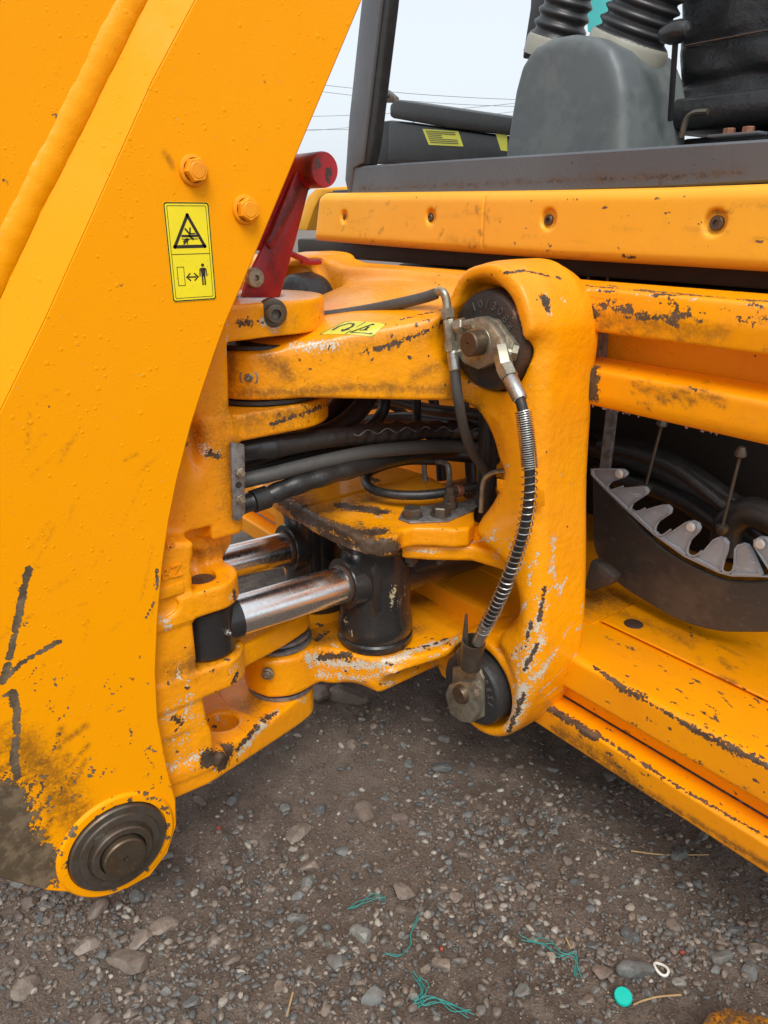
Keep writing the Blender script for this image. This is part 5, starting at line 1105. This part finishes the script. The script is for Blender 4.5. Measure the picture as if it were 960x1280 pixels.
def make_foot():
    z = .075; g = G()
    q = [on(2, z, *p) for p in ((872, 1284), (884, 1264), (908, 1256), (940, 1263), (975, 1274), (1010, 1310), (900, 1330))]
    g.prism([p for p in q], (0, 0, -.06), .010); o = g.build('stabilizer_foot', 'frame', BH); label(o, 'muddy stabilizer foot at the lower right corner')
    me_ = o.data; k_ = len(me_.vertices); me_.attributes.new('wear', 'FLOAT_COLOR', 'POINT').data.foreach_set('color', np.tile(np.array([.60, 0, .9, 1], np.float32), k_))

boom = make_boom(); post = make_post(); carr = make_carriage()
cap1 = cap_part(CAPX-.006, CZ1); label(cap1, 'upper near round black clamp cap with raised figures'); wear(cap1, [('r', .03, 1.05, [(648, 372), (662, 400)]), ('b', .05, .9, [(650, 380), (668, 430), (655, 470)]), ('g', .010, .85, [(664, 400), (668, 430)])])
cap2 = cap_part(CAPX, CZ2); label(cap2, 'lower near round black clamp cap'); wear(cap2, [])
cap3 = cap_part(-1.535, CZ1-.005); label(cap3, 'far black clamp cap behind the post'); wear(cap3, [])
make_fittings(cap1, cap2); make_trunnions(); make_lever(); make_frame(); make_hoses(); make_guard(); make_cab(); make_foot()
for o in bpy.data.objects:                    # raised characters share their cap's paint
    if o.type == 'MESH' and 'wear' not in o.data.attributes: o.data.attributes.new('wear', 'FLOAT_COLOR', 'POINT').data.foreach_set('color', np.zeros(4*len(o.data.vertices), np.float32))
# ================================================================== stones and litter
def rock(seed, sub, ang=.5):
    r = random.Random(seed); bm = bmesh.new(); bmesh.ops.create_icosphere(bm, subdivisions=sub, radius=1)
    cuts = []
    for i in range(9):
        d = Vector((r.gauss(0, 1), r.gauss(0, 1), r.gauss(0, 1))).normalized(); cuts.append((d, r.uniform(.48, .82)))
    for v in bm.verts:
        p = v.co.copy()
        for d, h in cuts:
            k = p.dot(d)
            if k > h: p -= d*(k-h)*.97
        p *= 1+.05*sin(p.x*7+seed)*cos(p.y*6)
        v.co = Vector((p.x, p.y*r.uniform(.985, 1.0), p.z*.72))
    bm.verts.index_update()
    vs = np.array([tuple(v.co) for v in bm.verts]); fs = [[v.index for v in f.verts] for f in bm.faces]; bm.free(); return vs, fs
def stone_mat(name, stops, obj_random=True):
    m, nt, b = newmat(name); tc = N(nt, 'ShaderNodeTexCoord').outputs['Object']
    if obj_random: src = N(nt, 'ShaderNodeObjectInfo').outputs['Random']
    else: src = N(nt, 'ShaderNodeAttribute', attribute_name='tone').outputs['Fac']
    cr = nt.nodes.new('ShaderNodeValToRGB'); cr.color_ramp.interpolation = 'LINEAR'
    while len(cr.color_ramp.elements) < len(stops): cr.color_ramp.elements.new(.5)
    for e, (p, c) in zip(cr.color_ramp.elements, stops): e.position = p; e.color = (*c, 1)
    nt.links.new(src, cr.inputs[0])
    gm = N(nt, 'ShaderNodeNewGeometry').outputs['Position']
    n1 = noise(nt, gm, 60, 5, .65); n2 = noise(nt, gm, 300, 3, .6)
    col = mixc(nt, math_(nt, 'MULTIPLY', sstep(nt, n1, .42, .66), .6), cr.outputs[0], (.085, .062, .048))
    col = mixc(nt, math_(nt, 'MULTIPLY', sstep(nt, n2, .5, .75), .35), col, (.30, .28, .26))
    nt.links.new(col, b.inputs['Base Color']); b.inputs['Roughness'].default_value = .55
    bp = N(nt, 'ShaderNodeBump', Strength=.7, Distance=1.0); nt.links.new(math_(nt, 'ADD', math_(nt, 'MULTIPLY', n1, .002), math_(nt, 'MULTIPLY', n2, .0006)), bp.inputs['Height']); nt.links.new(bp.outputs[0], b.inputs['Normal'])
    return m
GREY = [(0, (.070, .078, .080)), (.35, (.115, .122, .120)), (.6, (.16, .16, .145)), (.85, (.085, .094, .098)), (1, (.28, .28, .25))]
BROWN = [(0, (.17, .13, .10)), (.5, (.24, .19, .15)), (1, (.13, .095, .075))]
ALL = [(0, (.060, .063, .062)), (.3, (.105, .108, .104)), (.5, (.15, .135, .118)), (.7, (.135, .098, .073)), (.9, (.20, .152, .115)), (1, (.36, .33, .28))]
mg, mb_, ma = stone_mat('grey_stone', GREY), stone_mat('brown_stone', BROWN), stone_mat('mixed_gravel', ALL, False)
protos = [rock(i, 3) for i in range(8)]
pm = []
for kind, mt in (('grey', mg), ('brown', mb_)):
    row = []
    for i, (vs, fs) in enumerate(protos):
        me = bpy.data.meshes.new('stone'); me.from_pydata(vs.tolist(), [], fs)
        for p in me.polygons: p.use_smooth = True
        try: me.set_sharp_from_angle(angle=radians(28))
        except Exception: pass
        me.materials.append(mt); row.append(me)
    pm.append(row)
def ground_at(u, v): p = on(2, 0, u, v); return p
placed = []
def put_stone(u, v, wpx, brown, seed, flat=.75, lab=None, grp=None):
    r = random.Random(seed); p = ground_at(u, v); dist = (p-CAM)@cF; rad = wpx/2*dist/FPX
    o = bpy.data.objects.new('stone', pm[1 if brown else 0][r.randrange(8)]); COL.objects.link(o)
    z = float(gh(p[0], p[1])); o.location = (p[0], p[1], z+rad*.17); o.scale = (rad*1.05, rad*r.uniform(.68, .92), rad*flat)
    o.rotation_euler = (r.uniform(-.2, .2), r.uniform(-.2, .2), HA-pi/2+r.uniform(-.7, .7)); placed.append((p[0], p[1], rad))
    o['category'] = 'stone'; o['label'] = lab
    if grp: o['group'] = grp
    return o
NAMED = [(161, 1192, 52, 1, .45, 'flat tan stone, largest of the cluster under the boom pivot'), (178, 1164, 36, 1, .6, 'rounded tan stone just above the largest flat stone'), (121, 1132, 28, 1, .8, 'upright tan stone nearest below the worn boom corner'),
         (106, 1174, 30, 1, .7, 'tan stone left of the large flat stone'), (204, 1150, 32, 1, .4, 'long brown stone lying right of the stone cluster'), (456, 1012, 34, 1, .9, 'big round grey-brown stone alone in the middle of the dirt'),
         (373, 1036, 32, 1, .45, 'flat pale stone upper left of the middle dirt patch'), (389, 1076, 26, 1, .85, 'blocky brown stone with a smaller one just under it'), (384, 1096, 20, 0, .8, 'small grey stone touching the blocky brown one'),
         (451, 1163, 28, 0, .8, 'pale grey heart-shaped stone beside the teal thread'), (422, 1198, 26, 0, .7, 'pale grey angular stone near the bottom middle'), (467, 1242, 32, 0, .9, 'round pale grey stone at the bottom edge, centre'),
         (229, 1267, 20, 1, .5, 'small tan wedge stone at the bottom edge, left'), (794, 1210, 44, 0, .8, 'largest grey stone at the lower right near the white ring'), (266, 1168, 18, 1, .7, 'small leaning tan stone right of the cluster'),
         (505, 1112, 30, 1, .7, 'yellowish rounded stone right of the teal thread'), (500, 1020, 20, 1, .6, 'small tan stone right of the big round one'), (435, 872, 44, 1, .8, 'dark brown block of stone under the lower arm'),
         (401, 868, 36, 1, .7, 'dark rounded stone partly behind the swing post foot'), (552, 958, 26, 0, .6, 'flat grey stone below the lower arm'), (170, 1113, 22, 0, .9, 'blue-grey pointed stone under the pivot cap'),
         (843, 1150, 22, 1, .8, 'brown rounded stone in the shade at the right'), (30, 1228, 34, 1, .7, 'brown stone sunk in dirt at the left edge'), (585, 1010, 14, 0, .8, 'small pale pebble in shaded dirt'), (650, 1105, 16, 0, .9, 'single light grey pebble mid right')]
for i, (u, v, w_, br, fl, lab) in enumerate(NAMED): put_stone(u, v, w_*1.12, br, 900+i, fl, lab)
rr = random.Random(12); cnt = 0
clusters = [(90, 1140, 60), (170, 1180, 60), (330, 1170, 60), (200, 1240, 70), (60, 1120, 40), (430, 1240, 60), (560, 1010, 50), (650, 1120, 60), (600, 1060, 60), (720, 1190, 50), (860, 1170, 60), (520, 1150, 60), (330, 1080, 50), (800, 1060, 60), (480, 900, 60), (700, 1000, 50), (930, 1150, 50)]
while cnt < 262:
    if rr.random() < .62: cx, cy, s = rr.choice(clusters); u, v = rr.gauss(cx, s), rr.gauss(cy, s*.6)
    else: u, v = rr.uniform(-10, 970), rr.uniform(880, 1290)
    if not (-20 < u < 980 and 870 < v < 1300): continue
    p = ground_at(u, v); wpx = (9.5+18*rr.random()**2)*(.72+.38*(v-870)/400); d = (p-CAM)@cF; rad = wpx/2*d/FPX
    if any((p[0]-a)**2+(p[1]-b)**2 < (rad+c)**2*.8 for a, b, c in placed): continue
    br = rr.random() < .36
    col_ = 'brown rounded' if br else 'blue-grey angular'; sz = 'tiny' if wpx < 11 else 'small' if wpx < 16 else 'fist-like'
    where = 'shaded under the bottom flange' if (v < 930+.45*(u-640)+110 and u > 620) else 'on the dirt below the lower cast arm' if (v < 1000) else 'near the worn boom corner at left' if u < 130 else 'just below the boom pivot cap' if (u < 290 and v < 1190) else 'along the bottom edge at left' if u < 330 and v >= 1190 else 'on the open dirt in the middle' if (v < 1110 and u < 640) else 'around the teal twine at bottom centre' if u < 640 else 'near the turquoise cap at lower right' if v > 1180 else 'on the right part of the open dirt'
    sz = {'tiny': 'tiny', 'small': 'small', 'fist-like': 'larger'}[sz]
    put_stone(u, v, wpx, br, 2000+cnt, rr.uniform(.5, .95), f'{sz} {col_} stone {where}', f'{sz} {col_.split()[0]} stones {where}'); cnt += 1
byg = {}
for o in bpy.data.objects:
    if o.get('category') == 'stone' and o.get('group'): byg.setdefault(o['group'], []).append(o)
ORD = ['leftmost', 'second from left', 'third from left', 'fourth from left', 'fifth from left', 'sixth from left', 'seventh from left', 'eighth from left']
for gname, os_ in byg.items():
    def sx(o): d = np.array(o.location)-CAM; return (d@cR)/(d@cF)
    os_.sort(key=sx); n_ = len(os_)
    if 2 <= n_ <= 9:
        for i, o in enumerate(os_): o['label'] = (('rightmost' if i == n_-1 else ORD[i])+' of the '+gname)
def gravel():
    P80 = [rock(50+i, 2) for i in range(8)]; P80 = [(a, np.array(f)) for a, f in P80]; V_, F_, T_ = [], [], []; off = 0; r = np.random.default_rng(3); k = 0
    ico = []
    bm = bmesh.new(); bmesh.ops.create_icosphere(bm, subdivisions=1, radius=1); iv = np.array([tuple(v.co) for v in bm.verts]); bm.verts.index_update(); ifs = np.array([[v.index for v in f.verts] for f in bm.faces]); bm.free()
    n = 10000
    while k < n:
        if r.random() < .75: u, v = r.uniform(-30, 990), 850+450*r.random()**.8
        else: u, v = r.uniform(200, 990), r.uniform(600, 1000)
        if r.random() < .68:
            c = clusters[r.integers(len(clusters))]; u, v = r.normal(c[0], c[2]*1.0), r.normal(c[1], c[2]*.6)
        if not (-60 < u < 1040 and v > 560 and v < 1330): continue
        p = ground_at(u, v)
        if p[1] > 2.4: continue
        s = (.0014+.0060*r.random()**2.8) if k > 2000 else (.0040+.0070*r.random()**1.5)
        if r.random() < .0: continue
        if s > .0045: bv_, bf_ = P80[r.integers(8)]; vs = bv_*np.array([1.15, r.uniform(.6, .95), r.uniform(.6, 1.05)])*s
        else: bf_ = ifs; vs = iv*(1+r.uniform(-.32, .32, (len(iv), 1)))*np.array([1, r.uniform(.6, .95), r.uniform(.4, .8)])*s
        a = r.uniform(0, 6.28); ca, sa = cos(a), sin(a)
        R3 = np.array([[ca, -sa, 0], [sa, ca, 0], [0, 0, 1]]); b = r.uniform(-.5, .5); R4 = np.array([[1, 0, 0], [0, cos(b), -sin(b)], [0, sin(b), cos(b)]])
        vs = vs@R4.T@R3.T+np.array([p[0], p[1], float(gh(p[0], p[1]))+s*.18]); V_.append(vs); F_.append(bf_+off); off += len(vs)
        t = r.random() if s > .0035 else (.62+.3*r.random()); T_.append(np.full(len(vs), t if r.random() > .03 else 1.0)); k += 1
    V_ = np.vstack(V_).astype(np.float32); F_ = np.vstack(F_).astype(np.int32)
    me = bpy.data.meshes.new('gravel'); me.vertices.add(len(V_)); me.vertices.foreach_set('co', V_.ravel()); me.loops.add(F_.size); me.loops.foreach_set('vertex_index', F_.ravel()); me.polygons.add(len(F_)); me.polygons.foreach_set('loop_start', np.arange(0, F_.size, 3, dtype=np.int32)); me.update(calc_edges=True)
    at = me.attributes.new('tone', 'FLOAT', 'POINT'); at.data.foreach_set('value', np.concatenate(T_).astype(np.float32))
    o = link('gravel', me, ma); o['kind'] = 'stuff'
gravel()
# far field: low dirt and stones beyond the machine
r = random.Random(4)
# litter
def litter(name, g, mat, lab, cat, ang=40):
    o = g.build(name, mat, None, True, ang); o['label'] = lab; o['category'] = cat; return o
def gpt(u, v, h=.006): p = ground_at(u, v); return np.array([p[0], p[1], float(gh(p[0], p[1]))+h])
def fibre(name, px, seed, lab, n=3, spread=4):
    rf = random.Random(seed); g = G()
    for k in range(n):
        pts = [gpt(u+rf.uniform(-spread, spread), v+rf.uniform(-spread, spread), .0025+.007*rf.random()) for u, v in px]; g.tube(pts, .0006+.0003*rf.random(), 5, 6)
    litter(name, g, 'twine', lab, 'twine')
fibre('twine_scrap', [(437, 1130), (450, 1128), (462, 1120), (472, 1118), (480, 1122)], 1, 'short tuft of teal twine above the pale grey stone')
fibre('twine_scrap', [(520, 1140), (517, 1160), (512, 1178), (498, 1190), (483, 1192)], 2, 'thin curved teal thread in the middle of the gravel', 2)
fibre('twine_scrap', [(655, 1168), (675, 1174), (692, 1178), (700, 1188), (715, 1190), (722, 1215)], 3, 'tangled teal twine left of the largest grey stone', 4, 6)
fibre('twine_scrap', [(520, 1215), (530, 1235), (522, 1252), (545, 1250), (570, 1256), (588, 1262)], 4, 'teal twine tangle at the bottom centre edge', 5, 6)
g = G(); c = gpt(779, 1245, .004); g.lathe(c, np.array([.1, -.2, 1]), [(0, .0145), (.004, .0150), (.0065, .0135), (.007, .001)], 28); litter('bottle_cap', g, 'teal', 'round turquoise plastic cap on the dirt', 'bottle cap')
g = G(); c = gpt(827, 1208, .006); g.tube([c+np.array([.0125*cos(a), .009*sin(a), .002*sin(2*a)]) for a in np.linspace(0, 2*pi, 14)], .0024, 7, 3); litter('plastic_ring', g, 'white', 'small white plastic ring beside the largest grey stone', 'plastic ring')
g = G(); g.tube([gpt(792, 1255), gpt(805, 1248), gpt(825, 1243), gpt(852, 1242)], .0016, 6, 5); litter('straw', g, 'straw', 'curved dry stalk right of the turquoise cap', 'straw')
g = G(); g.tube([gpt(790, 1056), gpt(830, 1059), gpt(888, 1058)], .0015, 6, 5); litter('straw', g, 'straw', 'long thin dry stalk in the shade under the flange', 'straw')
g = G(); g.tube([gpt(358, 1266), gpt(366, 1238)], .0018, 6, 3); litter('straw', g, 'straw', 'short straight dry stalk at the bottom left centre', 'straw')
g = G(); g.tube([gpt(708, 1168), gpt(714, 1182)], .0018, 6, 3); litter('straw', g, 'straw', 'tiny dry stalk beside the teal tangle', 'straw')
M['redbit'] = simple('red_plastic', (.35, .05, .03), .5)
for u, v, l in ((552, 1178, 'tiny red scrap near the thin teal thread'), (853, 1187, 'tiny orange-red scrap right of the white ring'), (273, 1027, 'tiny reddish stone chip below the swing post')):
    g = G(); vs, fs = rock(int(u), 1); g.add(vs*.006+gpt(u, v, .003), fs); litter('plastic_scrap', g, 'redbit', l, 'scrap')
# power lines far behind
for i, (a, b, s) in enumerate((((250, 84), (760, 126), 1.5), ((250, 90), (760, 133), 2.0), ((250, 145), (800, 108), 2), ((250, 160), (900, 150), 1.0), ((250, 172), (800, 120), 1))):
    D_ = 140+10*i; A = CAM+ray(*a)*D_; B = CAM+ray(*b)*D_; pts = [A*(1-t)+B*t-np.array([0, 0, s*4*t*(1-t)]) for t in np.linspace(0, 1, 12)]
    g = G(); g.tube(pts, .045, 5, 2); o = g.build('power_line', 'wire', None); o['label'] = ['topmost power line behind the cab', 'power line just below the topmost one', 'power line rising to the right, crossing others', 'power line behind the side box lid', 'lowest power line, beside the red lever tube'][i]; o['category'] = 'power line'; o['group'] = 'power lines across the sky'
